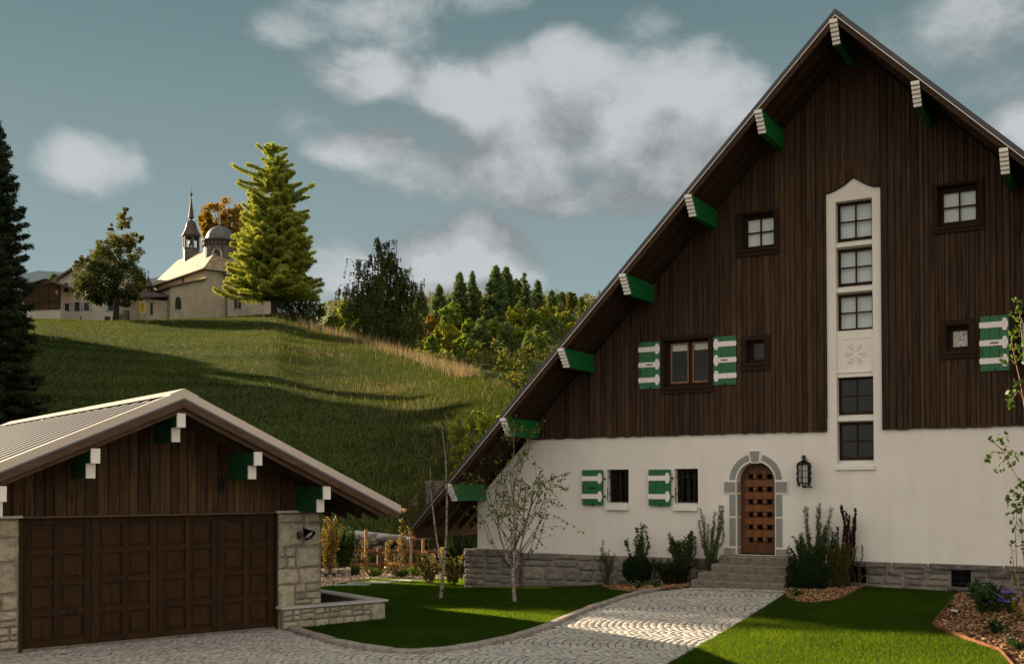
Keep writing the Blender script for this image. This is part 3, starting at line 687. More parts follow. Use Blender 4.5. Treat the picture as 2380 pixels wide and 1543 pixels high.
# ------------------------------------------------------------------ garage
go=at(640,1462,20.4); GO=(float(go[0]),float(go[1]),0)
_gu=np.array([math.cos(GA),math.sin(GA),0]); _gw=np.array([-math.sin(GA),math.cos(GA),0])
def gpt(u,w,z=0): return np.array(GO)+_gu*u+_gw*w+np.array([0,0,z])
garage=thing('garage','low garage with pale ribbed metal roof, granite piers and dark panelled double door','garage',GO,GA)
GR,GZ=-2.21,4.31; SL,SR=.437,.470; GEL,GER=-6.35,2.04; GV=-1.15; GB=10.35
def gs(u): return GZ-(SL*(GR-u) if u<GR else SR*(u-GR))
def gslab(b,d0,d1,u0,u1,y0,y1):
    b.hexa([(u0,y0,gs(u0)-d1),(u1,y0,gs(u1)-d1),(u1,y1,gs(u1)-d1),(u0,y1,gs(u0)-d1),(u0,y0,gs(u0)-d0),(u1,y0,gs(u1)-d0),(u1,y1,gs(u1)-d0),(u0,y1,gs(u0)-d0)])
# walls behind
b=MB(); b.box(-5.6,.95,.35,9.3,-.3,.0); b.box(.68,.95,.35,9.3,0,2.25); b.box(-5.6,-5.33,.35,9.3,0,2.25); b.box(-5.6,.95,9.3,9.6,0,2.3); b.build('rear_walls',m_mortar2,garage)
# piers
R=random.Random(21); b=MB(); b.m=1; b.box(.072,.97,.035,.9,-.1,2.19); b.m=0
def pier(x0,x1):
    big=[]
    z=-.08
    while z<2.1:
        h=min(R.choice([.30,.40,.46,.52]),2.185-z)
        if 2.185-(z+h)<.16: h=2.185-z
        k=R.uniform(.38,.62); xm=x0+(x1-x0)*k
        for a,c in ((x0,xm),(xm,x1)):
            if h>.3 and R.random()<.3: pack(R,a,c,z,z+h,.34,.24,big)
            else: big.append((a,c,z,z+h))
        z+=h
    return big
PR=(pier(.07,.972),pier(-5.75,-4.503)); stones(b,PR[0],.035,.05,R,.013)
stones(b,pack(R,.035,.9,-.05,2.18,.45,.35,[]),0,.02,R,.012,lambda p:(.955-p[1],p[0],p[2]))
stones(b,pack(R,.035,.4,-.05,2.18,.36,.35,[]),0,.012,R,.008,lambda p:(.068+p[1]+.01,p[0],p[2]))
b.build('stone_pier',[m_pier,m_mortar2],garage)
b=MB(); b.m=1; b.box(-5.75,-4.505,.035,.9,-.1,2.19); b.m=0; stones(b,PR[1],.035,.05,R,.013); b.build('stone_pier',[m_pier,m_mortar2],garage)
b=MB(); b.box(.01,.52,-.06,.3,2.195,2.24); b.build('pier_cap',m_coping,garage,bevel=.006)
b=MB(); b.box(-5.8,-4.46,-.06,.3,2.195,2.24); b.build('pier_cap',m_coping,garage,bevel=.006)
# gable cladding
b=MB(); R=random.Random(5); boards(b,-5.7,.99,2.21,lambda q:gs(q)-.30,R,[],.02,.14,.21,0.); b.build('gable_cladding',m_gclad,garage)
MB().plate([(-5.7,2.22),(1.0,2.22),(1.0,gs(1)-.33),(GR,GZ-.33),(-5.7,gs(-5.7)-.33)],[],.062,.09).build('sheathing',m_black,garage)
MB().box(-4.46,.06,-.035,.12,2.19,2.222).build('door_lintel',m_gbeam,garage)
b=MB()
for i in range(3):
    for j in range(6): b.box(-1.13+i*.05,-1.09+i*.05,-.006,.02,2.60+j*.045,2.635+j*.045)
b.build('vent_grille',m_iron,garage)
# door: four leaves of 2x4 panels
D0,D1=-4.43,.02
vert=[(-4.44,-4.341),(-3.945,-3.845),(-3.45,-3.335),(-3.328,-3.213),(-2.817,-2.722),(-2.335,-2.21),(-2.203,-2.09),(-1.695,-1.602),(-1.21,-1.092),(-1.085,-.972),(-.587,-.487),(-.10,.02)]
rows=[(1.672,2.078),(1.165,1.575),(.667,1.067),(.165,.567)]
gd=thing('garage_door','x','x'); gd.name='garage_door'
del gd['label']; del gd['category']; gd.parent=garage
b=MB()
for a,c in vert: b.box(a,c,.10,.15,.07,2.19)
cells=[(vert[i][1],vert[i+1][0]) for i in (0,1,3,4,6,7,9,10)]
for a,c in cells:
    zz=[2.19]+[q for r in rows for q in (r[1],r[0])]+[.07]
    for k in range(0,len(zz),2): b.box(a,c,.104,.15,zz[k+1],zz[k])
b.build('door_frame',m_gdoor,gd,bevel=.004)
for a,c in cells:
    for z0,z1 in rows:
        b=MB(); i=.055
        n=b.vert((a,.142,z0),(c,.142,z0),(c,.142,z1),(a,.142,z1),(a+i,.136,z0+i),(c-i,.136,z0+i),(c-i,.136,z1-i),(a+i,.136,z1-i),(a+i+.004,.115,z0+i+.004),(c-i-.004,.115,z0+i+.004),(c-i-.004,.115,z1-i-.004),(a+i+.004,.115,z1-i-.004))
        for q in range(4):
            b.face(n+q,n+(q+1)%4,n+4+(q+1)%4,n+4+q); b.face(n+4+q,n+4+(q+1)%4,n+8+(q+1)%4,n+8+q)
        b.face(n+8,n+9,n+10,n+11); b.build('door_panel',m_gdoor,gd)
b=MB(); b.box(-4.5,-4.445,.03,.3,0,2.19); b.box(.03,.06,.03,.3,0,2.19); b.build('door_jamb',m_gdoor,garage)
MB().box(-4.5,.06,.16,.2,0,2.2).build('door_backing',m_black,garage)
MB().box(-4.49,.06,.06,.3,-.06,.062).build('door_threshold',m_step,garage)
# roof: ribbed sheet, verge trims, ridge cap, bargeboards, rafters
b=MB()
ys=[]; y=GV+.12; pitch=.55
while y<GB-.05: ys+=[(y,0),(y+.28,0),(y+.30,.04),(y+.50,.04),(y+.52,0)]; y+=pitch
ys.append((GB,0))
for e in (GEL,GER):
    n=b.vert(*[(GR,p,GZ-.058+q) for p,q in ys]+[(e,p,gs(e)-.058+q) for p,q in ys]); L=len(ys)
    for i in range(L-1): b.face(n+i,n+i+1,n+L+i+1,n+L+i)
gslab(b,.07,.09,GEL,GR,GV+.05,GB); gslab(b,.07,.09,GR,GER,GV+.05,GB)
rf=b.build('roof',m_gsheet,garage)
for u0,u1 in ((GEL,GR),(GR,GER)):
    b=MB(); gslab(b,0.0,.128,u0,u1,GV-.02,GV); gslab(b,-.012,.0,u0,u1,GV-.02,GV+.14)
    for k in range(1,4):
        uu=u0+(u1-u0)*k/4; gslab(b,-.016,.13,uu-.006,uu+.006,GV-.023,GV+.145)
    b.build('verge_trim',m_gtrim,rf)
b=MB()
for s,u0,u1 in ((0,GR-.24,GR),(1,GR,GR+.24)): gslab(b,-.026,-.012,u0,u1,GV-.025,GB)
for k in range(40):
    y=GV+.2+k*.29
    if y<GB: b.box(GR-.17,GR-.15,y,y+.02,gs(GR-.16)+.024,gs(GR-.16)+.036)
b.build('ridge_cap',m_gtrim,rf)
b=MB()
for u0,u1 in ((GEL,GR),(GR,GER)): gslab(b,.13,.155,u0,u1,GV-.008,GV+.02)
b.build('drip_edge',plain('blue_grey_drip',(.16,.18,.21),.4,.5,.3),rf)
b=MB()
for u0,u1 in ((GEL+.05,GR),(GR,GER-.05)): gslab(b,.155,.285,u0,u1,GV,GV+.04)
b.build('bargeboard',m_gbeam,garage)
b=MB()
for u0,u1 in ((GEL+.3,GR),(GR,GER-.3)): gslab(b,.225,.37,u0,u1,GV+.09,GV+.13)
b.build('bargeboard',m_gbeam,garage)
b=MB()
for u0,u1 in ((GEL+.05,GR),(GR,GER-.05)): gslab(b,.12,.16,u0,u1,GV+.04,GB-.05)
b.build('roof_boarding',m_gsoff,garage)
for k in range(9):
    y=-.55+k*.62
    b=MB(); gslab(b,.16,.33,.2 if k>0 else GR,GER-.12-.02*(k%2),y,y+.10)
    if k<1: gslab(b,.16,.33,GEL+.1,GR,y,y+.10)
    b.build('rafter',m_gsoff,garage)
# green brackets with white stepped ends
for uc,zb in ((-2.228,3.455),(-3.63,2.84),(-5.02,2.245),(-.845,2.83),(.505,2.222)):
    b=MB(); b.box(uc-.07,uc+.07,-.80,.06,zb,zb+.233); b.box(uc-.0698,uc+.0698,-1.04,.06,zb+.235,zb+.47)
    br=b.build('bracket',m_green_shaded,garage)
    b=MB(); b.box(uc-.072,uc+.072,-.84,-.80,zb-.002,zb+.233); b.box(uc-.072,uc+.072,-1.085,-1.04,zb+.235,zb+.472); b.box(uc-.0715,uc+.0715,-1.04,-.84,zb+.2345,zb+.238)
    b.build('bracket_end',m_white,br,bevel=.004)
# copper gutter at the right eave
b=MB(); n=9; y0,y1=GV-.02,GB; P=[(GER+.0+.062+.062*math.cos(PI+PI*i/n),.062*math.sin(PI+PI*i/n)) for i in range(n+1)]
zc=gs(GER)-.05; a=b.vert(*[(x,y0,zc+z) for x,z in P]+[(x,y1,zc+z) for x,z in P])
for i in range(n): b.face(a+i,a+i+1,a+n+2+i,a+n+1+i)
b.face(*[a+i for i in range(n+1)])
g=b.build('gutter',m_copper,garage); g.modifiers.new('s','SOLIDIFY').thickness=.006
# wall lamp on the pier
lp=thing('wall_lamp','bronze half-cone wall lamp on the right granite pier of the garage','lamp',gpt(.56,-.02,1.78),GA)
b=MB(); n=14; ap=np.array([-.02,-.03,.13]); rr=.125
ce=ap+np.array([.07,-.17,-.15]); d=(ce-ap)/np.linalg.norm(ce-ap); e1=np.array([0,1,0.]); e1-=d*(e1@d); e1/=np.linalg.norm(e1); e2=np.cross(d,e1)
ring=[ce+rr*(e1*math.cos(2*PI*k/n)*.85+e2*math.sin(2*PI*k/n)) for k in range(n)]
a=b.vert(ap,*ring); b2=b.vert(*[p*.97+ap*.03 for p in ring])
for k in range(n): b.face(a,a+1+k,a+1+(k+1)%n); b.face(b2+k,b2+(k+1)%n,a)
for k in range(n): b.face(a+1+k,b2+k,b2+(k+1)%n,a+1+(k+1)%n)
b.build('lamp_shade',m_bronze,lp,smooth=True)
b=MB(); b.lathe([(.001,-.02),(.085,-.01),(.085,.0),(.001,.02)],(0,0,0),14)
o=b.build('lamp_diffuser',m_opal,lp,loc=ce*.86+ap*.14); o.rotation_euler=Vector(d).to_track_quat('Z','Y').to_euler()
b=MB(); b.box(-.13,-.06,-.03,.06,-.08,.06); b.bar((-.1,-.02,-.01),(0,-.07,.03),.03,.03); b.build('lamp_bracket',m_bronze,lp)
# planter wall
pw=thing('planter_wall','low granite planter wall with smooth stone coping beside the garage pier','planter',gpt(1.2,-.1,0),GA)
def PW(p): return (p[0]-1.2,p[1]+.1,p[2])
R=random.Random(31); b=MB(); b.m=1
b.hexa([PW(p) for p in [(.075,-.165,-.3),(2.29,-.165,-.3),(2.29,-.02,-.3),(.075,-.02,-.3),(.075,-.165,.40),(2.29,-.165,.40),(2.29,-.02,.40),(.075,-.02,.40)]])
b.hexa([PW(p) for p in [(2.03,-.02,-.3),(2.29,-.02,-.3),(2.29,3.2,-.3),(2.03,3.2,-.3),(2.03,-.02,.40),(2.29,-.02,.40),(2.29,3.2,.40),(2.03,3.2,.40)]]); b.m=0
rc=pack(R,.07,1.95,-.12,.17,.42,.26,[])+pack(R,.07,1.95,.17,.40,.30,.2,[])+[(1.95,2.30,-.05,.40)]
stones(b,rc,-.165,.035,R,.012,PW)
stones(b,pack(R,-.16,3.2,-.12,.40,.45,.27,[]),0,.03,R,.012,lambda p:PW((2.29-p[1],p[0],p[2])))
b.build('planter_stone',[m_pier,m_mortar2],pw)
b=MB()
for x0,x1 in ((.02,.85),(.853,1.6),(1.603,2.335)): b.box(*(x0-1.2,x1-1.2),-.235+.1,.03+.1,.402,.445)
for y0,y1 in ((.033,1.2),(1.203,2.3),(2.303,3.25)): b.box(1.99-1.2,2.335-1.2,y0+.1,y1+.1,.402,.445)
b.build('coping',m_coping,pw,bevel=.005)
b=MB(); b.box(.98-1.2,2.03-1.2,.08,3.2,.12,.20); b.build('planter_soil',m_mulch,pw)
# ------------------------------------------------------------------ ground
def inpoly(P,poly):
    x,y=P[:,0],P[:,1]; c=np.zeros(len(P),bool); q=np.asarray(poly)[:,:2]; j=len(q)-1
    for i in range(len(q)):
        xi,yi=q[i];xj,yj=q[j]
        k=((yi>y)!=(yj>y))&(x<(xj-xi)*(y-yi)/(yj-yi+1e-12)+xi); c^=k; j=i
    return c
def xy(pts): return [gp(*p)[:2] for p in pts]
kerbpx=[(655,1460),(700,1476),(760,1495),(830,1510),(900,1520),(960,1522),(1040,1516),(1120,1505),(1200,1488),(1280,1462),(1350,1430),(1420,1404),(1480,1385),(1540,1373)]
kerbL=xy(kerbpx)
right=xy([(1835,1378),(1790,1407),(1720,1450),(1640,1497),(1560,1543)]); d=np.array(right[-1])-np.array(right[-2]); right+= [np.array(right[-1])+d*1.5+np.array([0,-.3]),np.array(right[-1])+d*2+np.array([.5,-6])]
stepL,stepR=hpt(-1.3,-1.5)[:2],hpt(1.05,-1.5)[:2]
drive=[*kerbL,stepL,stepR,*right,(-2,8.),(-14,8.),(-12.,14.8),gpt(-5.8,.1)[:2],gpt(.06,.1)[:2]]
drive=[np.array(p,float) for p in drive]
def sheet(name,poly,mat,dz,kind='structure',step=.6):
    from mathutils.geometry import tessellate_polygon as tp
    # grid cells clipped by polygon triangulation
    bm=bmesh.new(); vs=[bm.verts.new((p[0],p[1],0)) for p in poly]; bm.faces.new(vs)
    bmesh.ops.triangulate(bm,faces=bm.faces[:])
    x0,x1=min(p[0] for p in poly),max(p[0] for p in poly); y0,y1=min(p[1] for p in poly),max(p[1] for p in poly)
    for ax,a,c in ((0,x0,x1),(1,y0,y1)):
        k=a+step
        while k<c:
            co=(k,0,0) if ax==0 else (0,k,0); no=(1,0,0) if ax==0 else (0,1,0)
            bmesh.ops.bisect_plane(bm,geom=bm.verts[:]+bm.edges[:]+bm.faces[:],plane_co=co,plane_no=no); k+=step
    for v in bm.verts: v.co.z=float(zg(v.co.x,v.co.y))+dz
    bmesh.ops.recalc_face_normals(bm,faces=bm.faces[:])
    for f in bm.faces:
        if f.normal.z<0: f.normal_flip()
    me=bpy.data.meshes.new(name); bm.to_mesh(me); bm.free(); me.materials.append(mat)
    o=bpy.data.objects.new(name,me); COL.objects.link(o); o['kind']=kind; return o
sheet('cobbled_drive',drive,m_joint,.012)
# cobbles in segmental arches
def cobbles():
    ax=np.array([-.94,.34]); ax/=np.linalg.norm(ax); bx=np.array([ax[1],-ax[0]])
    o=np.array([1.5,18.]); Rr=1.35; W=2*Rr*math.sin(math.radians(46)); pts=[];ang=[]
    for c in range(-12,10):
        for j in range(-110,120):
            n=17
            for k in range(n):
                a=math.radians(-46+92*(k+.5)/n)+rng.normal(0,.006)
                s=j*.128+Rr*math.cos(a)+rng.normal(0,.005); q=c*W+Rr*math.sin(a)
                pts.append(o+bx*q+ax*s); ang.append(math.atan2(ax[1],ax[0])-PI/2-a)
    pts=np.array(pts);ang=np.array(ang)
    ctr=np.mean(drive,axis=0)
    keep=inpoly(pts,drive)&(pts[:,1]>13.5)&(pts[:,0]>-9.5)
    # keep clear of the kerb and setts
    pts,ang=pts[keep],ang[keep]
    srow=hpt(-.1,-1.75); rel=(pts-srow[:2]); ru=rel@_hu[:2]; rw=rel@_hw[:2]
    k2=~((np.abs(rw)<.3)&(np.abs(ru)<1.4)); pts,ang=pts[k2],ang[k2]
    # setts in rows in front of the steps
    sp=[];sa=[]
    for r in range(3):
        for q in range(17): sp.append(hpt(-1.35+q*.15+(r%2)*.07,-1.56-r*.15)[:2]); sa.append(-HA+rng.normal(0,.03))
    N1=len(pts); pts=np.vstack([pts,sp]); ang=np.concatenate([ang,sa]); N=len(pts)
    w=np.where(np.arange(N)<N1,.057,.066)*rng.uniform(.86,1.05,N); h=np.where(np.arange(N)<N1,.060,.064)*rng.uniform(.86,1.03,N)
    top=.0165+rng.uniform(-.002,.003,N)
    z=zg(pts[:,0],pts[:,1])
    V=[]
    ca,sa=np.cos(ang),np.sin(ang)
    for (sx,sy,kz,kk) in [(-1,-1,0,1),(1,-1,0,1),(1,1,0,1),(-1,1,0,1),(-1,-1,1,.86),(1,-1,1,.86),(1,1,1,.86),(-1,1,1,.86)]:
        jx=rng.normal(0,.0035,N);jy=rng.normal(0,.0035,N)
        x=sx*w*kk+jx; y=sy*h*kk+jy
        V.append(np.stack([pts[:,0]+ca*x-sa*y,pts[:,1]+sa*x+ca*y,z+(top+rng.normal(0,.002,N) if kz else .006)],1))
    V=np.stack(V,1).reshape(-1,3); b=np.arange(N)[:,None]*8
    F=np.concatenate([b+np.array(q) for q in ((4,5,6,7),(0,1,5,4),(1,2,6,5),(2,3,7,6),(3,0,4,7))])
    o=npmesh('cobbles',V,F,m_cobble); o['kind']='structure'
cobbles()
# kerb of granite pieces
def offs(poly,d):
    P=np.array(poly); T=np.gradient(P,axis=0); T/=np.linalg.norm(T,axis=1)[:,None]; N=np.stack([-T[:,1],T[:,0]],1); return P+N*d
def resample(P,n):
    P=np.array(P); L=np.r_[0,np.cumsum(np.linalg.norm(np.diff(P,axis=0),axis=1))]; s=np.linspace(0,L[-1],n); return np.stack([np.interp(s,L,P[:,i]) for i in range(P.shape[1])],1)
b=MB(); R=random.Random(9); KP=resample(kerbL,260); kin=offs(KP,.17); i=0
while i<258:
    L=R.choice([6,9,12,14]); j=min(i+L,259); hgt=.09+R.uniform(-.008,.008)
    for k in range(i,j):
        a0,a1=KP[k],KP[k+1]; c0,c1=kin[k],kin[k+1]
        if k==i: a0=a0*.93+a1*.07; c0=c0*.93+c1*.07
        if k==j-1: a1=a1*.93+a0*.07; c1=c1*.93+c0*.07
        f=lambda p,h:(p[0],p[1],float(zg(*p))+h)
        m=lambda p,q:p*.88+q*.12
        n=b.vert(f(a0,0),f(a1,0),f(c1,0),f(c0,0),f(a0,hgt-.02),f(a1,hgt-.02),f(c1,hgt-.012),f(c0,hgt-.012),f(m(a0,c0),hgt),f(m(a1,c1),hgt),f(m(c1,a1),hgt),f(m(c0,a0),hgt))
        b.face(n,n+1,n+5,n+4); b.face(n+4,n+5,n+9,n+8); b.face(n+8,n+9,n+10,n+11); b.face(n+11,n+10,n+6,n+7); b.face(n+2,n+3,n+7,n+6)
        if k==i: b.face(n+3,n,n+4,n+8,n+11,n+7)
        if k==j-1: b.face(n+1,n+2,n+6,n+10,n+9,n+5)
    i=j
b.build('kerb',m_kerb)['kind']='structure'
# mulch beds
bedL=xy([(1392,1362),(1420,1374),(1470,1380),(1520,1376),(1555,1372),(1612,1366)])+[hpt(-1.1,-1.0)[:2],hpt(-.8,-.05)[:2],hpt(-3.9,-.05)[:2]]
bedR=[hpt(1.1,-1.5)[:2]]+xy([(1828,1390),(1850,1402),(1900,1406),(1950,1397),(1985,1380),(2010,1365)])+[hpt(2.6,-.1)[:2],hpt(.9,-.05)[:2]]
edge=xy([(2215,1402),(2166,1462),(2250,1494),(2325,1521),(2345,1545),(2375,1580)])
bedE=edge+[np.array([9.,14.]),np.array([14.,14.]),hpt(9.5,-.05)[:2],hpt(4.35,-.08)[:2]]
bedB=xy([(745,1368),(800,1357),(850,1349),(920,1346),(1000,1350),(1050,1349),(1085,1349),(1086,1330)])+[np.array([-1.9,37.2]),np.array([-9.5,38.]),np.array([-8.6,31.5])]
sheet('mulch_bed',bedL,m_mulch,.02); sheet('mulch_bed',bedR,m_mulch,.02); sheet('mulch_bed',bedE,m_mulch,.02); sheet('mulch_bed',bedB,m_mulch,.02)
def scatter(poly,n):
    P=np.array(poly); lo,hi=P.min(0),P.max(0); out=np.zeros((0,2))
    while len(out)<n:
        q=rng.uniform(lo,hi,(n*2,2)); out=np.vstack([out,q[inpoly(q,poly)]])
    return out[:n]
def chips(name,poly,n,mat,ln=.05):
    p=scatter(poly,n); N=len(p); z=zg(p[:,0],p[:,1])+.03+rng.uniform(0,.035,N)
    a=rng.uniform(0,2*PI,N); L=rng.uniform(.35,1.,N)*ln; W=L*rng.uniform(.2,.5,N)
    t=rng.normal(0,.35,N); r=rng.normal(0,.45,N)
    d=np.stack([np.cos(a)*np.cos(t),np.sin(a)*np.cos(t),np.sin(t)],1); s=np.stack([-np.sin(a)*np.cos(r),np.cos(a)*np.cos(r),np.sin(r)],1)
    c=np.stack([p[:,0],p[:,1],z],1); D=d*L[:,None];Sx=s*W[:,None]
    V=np.stack([c-D-Sx,c+D*.8-Sx,c+D+Sx*.7,c-D*.9+Sx],1).reshape(-1,3)
    o=npmesh(name,V,np.arange(N)[:,None]*4+np.arange(4),mat); o['kind']='stuff'
chips('bark_chips',bedL,9000,m_chip); chips('bark_chips',bedR,9000,m_chip); chips('bark_chips',bedE,22000,m_chip,.055); chips('bark_chips',bedB,22000,m_chipP,.06)
# corten edging of the right bed
b=MB(); EP=resample(edge,40)
for k in range(39):
    p,q=EP[k],EP[k+1]; b.hexa([(p[0]-.008,p[1],zg(*p)-.05),(q[0]-.008,q[1],zg(*q)-.05),(q[0]+.008,q[1]+.008,zg(*q)-.05),(p[0]+.008,p[1]+.008,zg(*p)-.05),(p[0]-.008,p[1],zg(*p)+.10),(q[0]-.008,q[1],zg(*q)+.10),(q[0]+.008,q[1]+.008,zg(*q)+.10),(p[0]+.008,p[1]+.008,zg(*p)+.10)])
tag(b.build('bed_edging',m_corten),'rusty steel edging strip between the lawn and the right mulch bed','edging')
# lawns
lawnL=[*[p for p in offs(KP,.17)[::6]],*xy([(1612,1366),(1555,1372),(1520,1376),(1470,1380),(1420,1374),(1392,1362)]),hpt(-3.9,-.1)[:2],hpt(-6.4,-.1)[:2],hpt(-6.4,-.3)[:2],hpt(-8.0,-.3)[:2],*xy([(1085,1349),(1050,1349),(1000,1350),(920,1346),(850,1349),(800,1357),(745,1368)]),np.array([-7.5,28.]),gpt(2.3,3)[:2],gpt(2.33,-.2)[:2],gpt(.1,-.22)[:2]]
lawnR=[hpt(1.1,-1.52)[:2]]+right[:5]+[right[5],np.array([1.2,12.]),np.array([6.5,11.5])]+[edge[5],edge[4],edge[3],edge[2],edge[1],edge[0],hpt(4.35,-.1)[:2],hpt(2.6,-.1)[:2]]+xy([(2010,1365),(1985,1380),(1950,1397),(1900,1406),(1850,1402),(1828,1390)])
lawnL=[np.array(p,float) for p in lawnL]; lawnR=[np.array(p,float) for p in lawnR]
def blades(name,p,zf,ht,wd,mat,lean=.5,seed=0,hv=.35):
    N=len(p); g=np.random.default_rng(seed); z=zf(p[:,0],p[:,1])
    h=ht*(1+g.normal(0,hv,N)).clip(.35,2); a=g.uniform(0,2*PI,N); l=g.uniform(0,lean,N)*h; w=wd*g.uniform(.6,1.3,N)
    d=np.stack([np.cos(a),np.sin(a)],1); f=g.uniform(0,2*PI,N); s=np.stack([np.cos(f),np.sin(f)],1)
    B=np.stack([p[:,0],p[:,1],z],1); V=np.zeros((N,3,3))
    V[:,0]=B; V[:,0,:2]-=s*w[:,None]/2; V[:,1]=B; V[:,1,:2]+=s*w[:,None]/2; V[:,2]=B; V[:,2,:2]+=d*l[:,None]; V[:,2,2]+=h
    o=npmesh(name,V.reshape(-1,3),np.arange(N)[:,None]*3+np.arange(3),mat); o['kind']='stuff'; return o
blades('lawn_grass',scatter(lawnL,330000),lambda x,y:zg(x,y)+.03,.034,.010,m_lawn,1.1,1)
blades('lawn_grass',scatter(lawnR,330000),lambda x,y:zg(x,y)+.03,.034,.009,m_lawn,1.1,2)
sheet('lawn',lawnL,m_soil,.03); sheet('lawn',lawnR,m_soil,.03)
# stepping stones in the rear lawn
for i,(px,py) in enumerate([(720+90,1362),(858,1357),(908,1353.5),(955,1351)]):
    c=gp(px,py); b=MB(); b.box(-.62,.62,-.27,.27,-.03,.035)
    o=b.build('stepping_stone',m_coping,loc=c+np.array([0,0,.02]),rot=(0,0,rng.normal(.05,.05)),bevel=.012)
    tag(o,['nearest pale stepping stone in the rear lawn behind the planter','second pale stepping stone beyond the one nearest the planter','third pale stepping stone, before the farthest one','farthest pale stepping stone, toward the hydrangeas'][i],'stepping stone','stepping stones in the lawn')
# ------------------------------------------------------------------ terrain: hill, forest slope, plateau
CR_PX=np.array([-900,-300,0,100,250,400,520,600,640,700,780,860,1000,1190,1300,1500,2000,2900],float)
CR_PY=np.array([745,742,740,738,743,741,736,731,729,750,774,797,842,906,945,1010,1075,1090],float)
CR_Y =np.array([125,130,134,136,138,138,138,139,140,134,125,114,94,70,64,60,60,60],float)
TY0=44.
def crest(px): return np.interp(px,CR_PX,CR_PY),np.interp(px,CR_PX,CR_Y)
def tz(x,y):
    x=np.asarray(x,float);y=np.asarray(y,float)
    px=1190+FPX*x/np.maximum(y,5); py,Yc=crest(px); zc=CH+(1126.6-py)/FPX*Yc
    T0=44-8*sstep(930,1150,px); z0=zg(x,T0)-.15
    t=np.clip((y-T0)/(Yc-T0),0,1)
    # slope easing off towards the top, with small cattle terraces
    prof=1-(1-t)**1.10
    n=(np.sin(x*.11+y*.07)+np.sin(x*.05-y*.16+1.3)+.6*np.sin(x*.23+y*.31))*.20*np.sin(PI*t)
    ter=.05*np.sin(y*1.05+2.*np.sin(x*.06)+.4*np.sin(x*.21))*np.sin(PI*np.clip(t,0,1))**.7
    zh=z0+(zc-z0)*prof+n+ter
    k=sstep(600,760,px)
    fs=20+.244*(y-170)
    pl=zc+np.clip(y-Yc,0,14)*-.01
    plat=np.where(y<Yc,zh,pl-sstep(185,300,y)*30)
    dip=np.where(y<170,zc+(fs-zc)*sstep(0,1,(y-Yc)/np.maximum(170-Yc,1))-np.sin(PI*np.clip((y-Yc)/np.maximum(170-Yc,1),0,1))*3.0,np.where(y<330,fs,fs+0*y))
    dip=np.where(y>330,20+.244*160-(y-330)*.15,dip)
    far=np.where(y<Yc,zh,plat*(1-k)+dip*k)
    near=zg(x,y)-.01
    m=sstep(T0-6,T0+5,y)
    return near*(1-m)+far*m
pxs=np.arange(-1000,3000,14.); Ys=np.concatenate([np.arange(2,38,2.),np.arange(38,146,.9),np.arange(146,340,3.),np.arange(340,1000,60.)])
GX=(pxs[None,:]-1190)/FPX*Ys[:,None]; GY=np.repeat(Ys[:,None],len(pxs),1)
GZZ=tz(GX,GY); V=np.stack([GX,GY,GZZ],2).reshape(-1,3)
nr,nc=GX.shape; idx=np.arange(nr*nc).reshape(nr,nc); F=np.stack([idx[:-1,:-1],idx[:-1,1:],idx[1:,1:],idx[1:,:-1]],2).reshape(-1,4)
o=npmesh('hill',V,F,m_hill,smooth=True); o['kind']='structure'
# valley floor under and around everything, to the horizon
b=MB(); b.box(-7000,7000,-600,8000,-9.5,-9); o=b.build('ground',m_hill); o['kind']='structure'
b=MB(); n=b.vert((-60,-60,-.3),(60,-60,-.3),(60,2.5,.1),(-60,2.5,.1)); b.face(n,n+1,n+2,n+3); o=b.build('near_ground',m_joint); o['kind']='structure'
# meadow grass
def meadow(name,N,Y0,px0,px1,ht,wd,mat,seed,dens=None,lean=.8,far=1.12):
    g=np.random.default_rng(seed); px=g.uniform(px0,px1,N*3); py,Yc=crest(px); 
    Y1=Yc*far; y=np.sqrt(g.uniform(0,1,N*3)*(Y1**2-Y0**2)+Y0**2); x=(px-1190)/FPX*y
    k=np.ones(len(x),bool)
    if dens is not None: k=g.uniform(0,1,len(x))<dens(x,y,px,y/Yc)
    p=np.stack([x,y],1)[k][:N]
    return blades(name,p,tz,ht,wd,mat,lean,seed,.4)
def patch(x,y,s=.11): return .5+.5*np.sin(x*s*1.7+2*np.sin(y*s*.8))*np.sin(y*s*2.1+1.5*np.sin(x*s*.9+1))
meadow('meadow_grass',620000,37.,-60,1480,.16,.030,m_meadow,11)
meadow('dry_meadow_grass',26000,46.,150,1400,.40,.03,m_dry,12,lambda x,y,px,t:(.04+.96*patch(x,y,.16)**3.2)*(.06+.94*sstep(420,900,px))*(.2+.8*sstep(.35,.8,t))*(1-.7*sstep(1.0,1.05,t)),.55)
meadow('dry_meadow_grass',10000,80.,690,1300,.75,.04,m_dry,13,lambda x,y,px,t:np.exp(-((t-.99)/.035)**2),.5)
# ------------------------------------------------------------------ hamlet on the hill
CA=math.radians(41); c0=at(478,732,150.); CO=c0
m_cwall=plaster_mat('church_render',(.43,.37,.29),.2,40); m_cwall_sunlit=plaster_mat('church_render_sunlit',(.55,.42,.24),.14,40)  # second render carries the sun's warmth on the nave side in its colour
def slate_mat(name,c1,c2,sc):
    t=NT(name); v=t.coord(); w=t.n('TexBrick',Scale=sc,**{'Color1':(*c1,1),'Color2':(*c2,1),'Mortar':(c1[0]*.45,c1[1]*.45,c1[2]*.45,1),'Mortar Size':.012}); t.t.links.new(v,w.inputs[0])
    n=t.noise(v,1.3,5,.65); c=t.mix(.9,w.outputs[0],t.ramp(n,[(.3,(.55,.52,.5)),(.5,(1,1,1)),(.7,(1.35,1.3,1.2))]),'MULTIPLY')
    return t.done(t.bsdf(c,.7,.3,normal=t.bump(n,.4,.05)))
m_tile=slate_mat('weathered_roof_shingle',(.30,.235,.15),(.22,.17,.11),1.2)
m_slate=slate_mat('grey_slate',(.085,.08,.08),(.105,.097,.095),1.5)
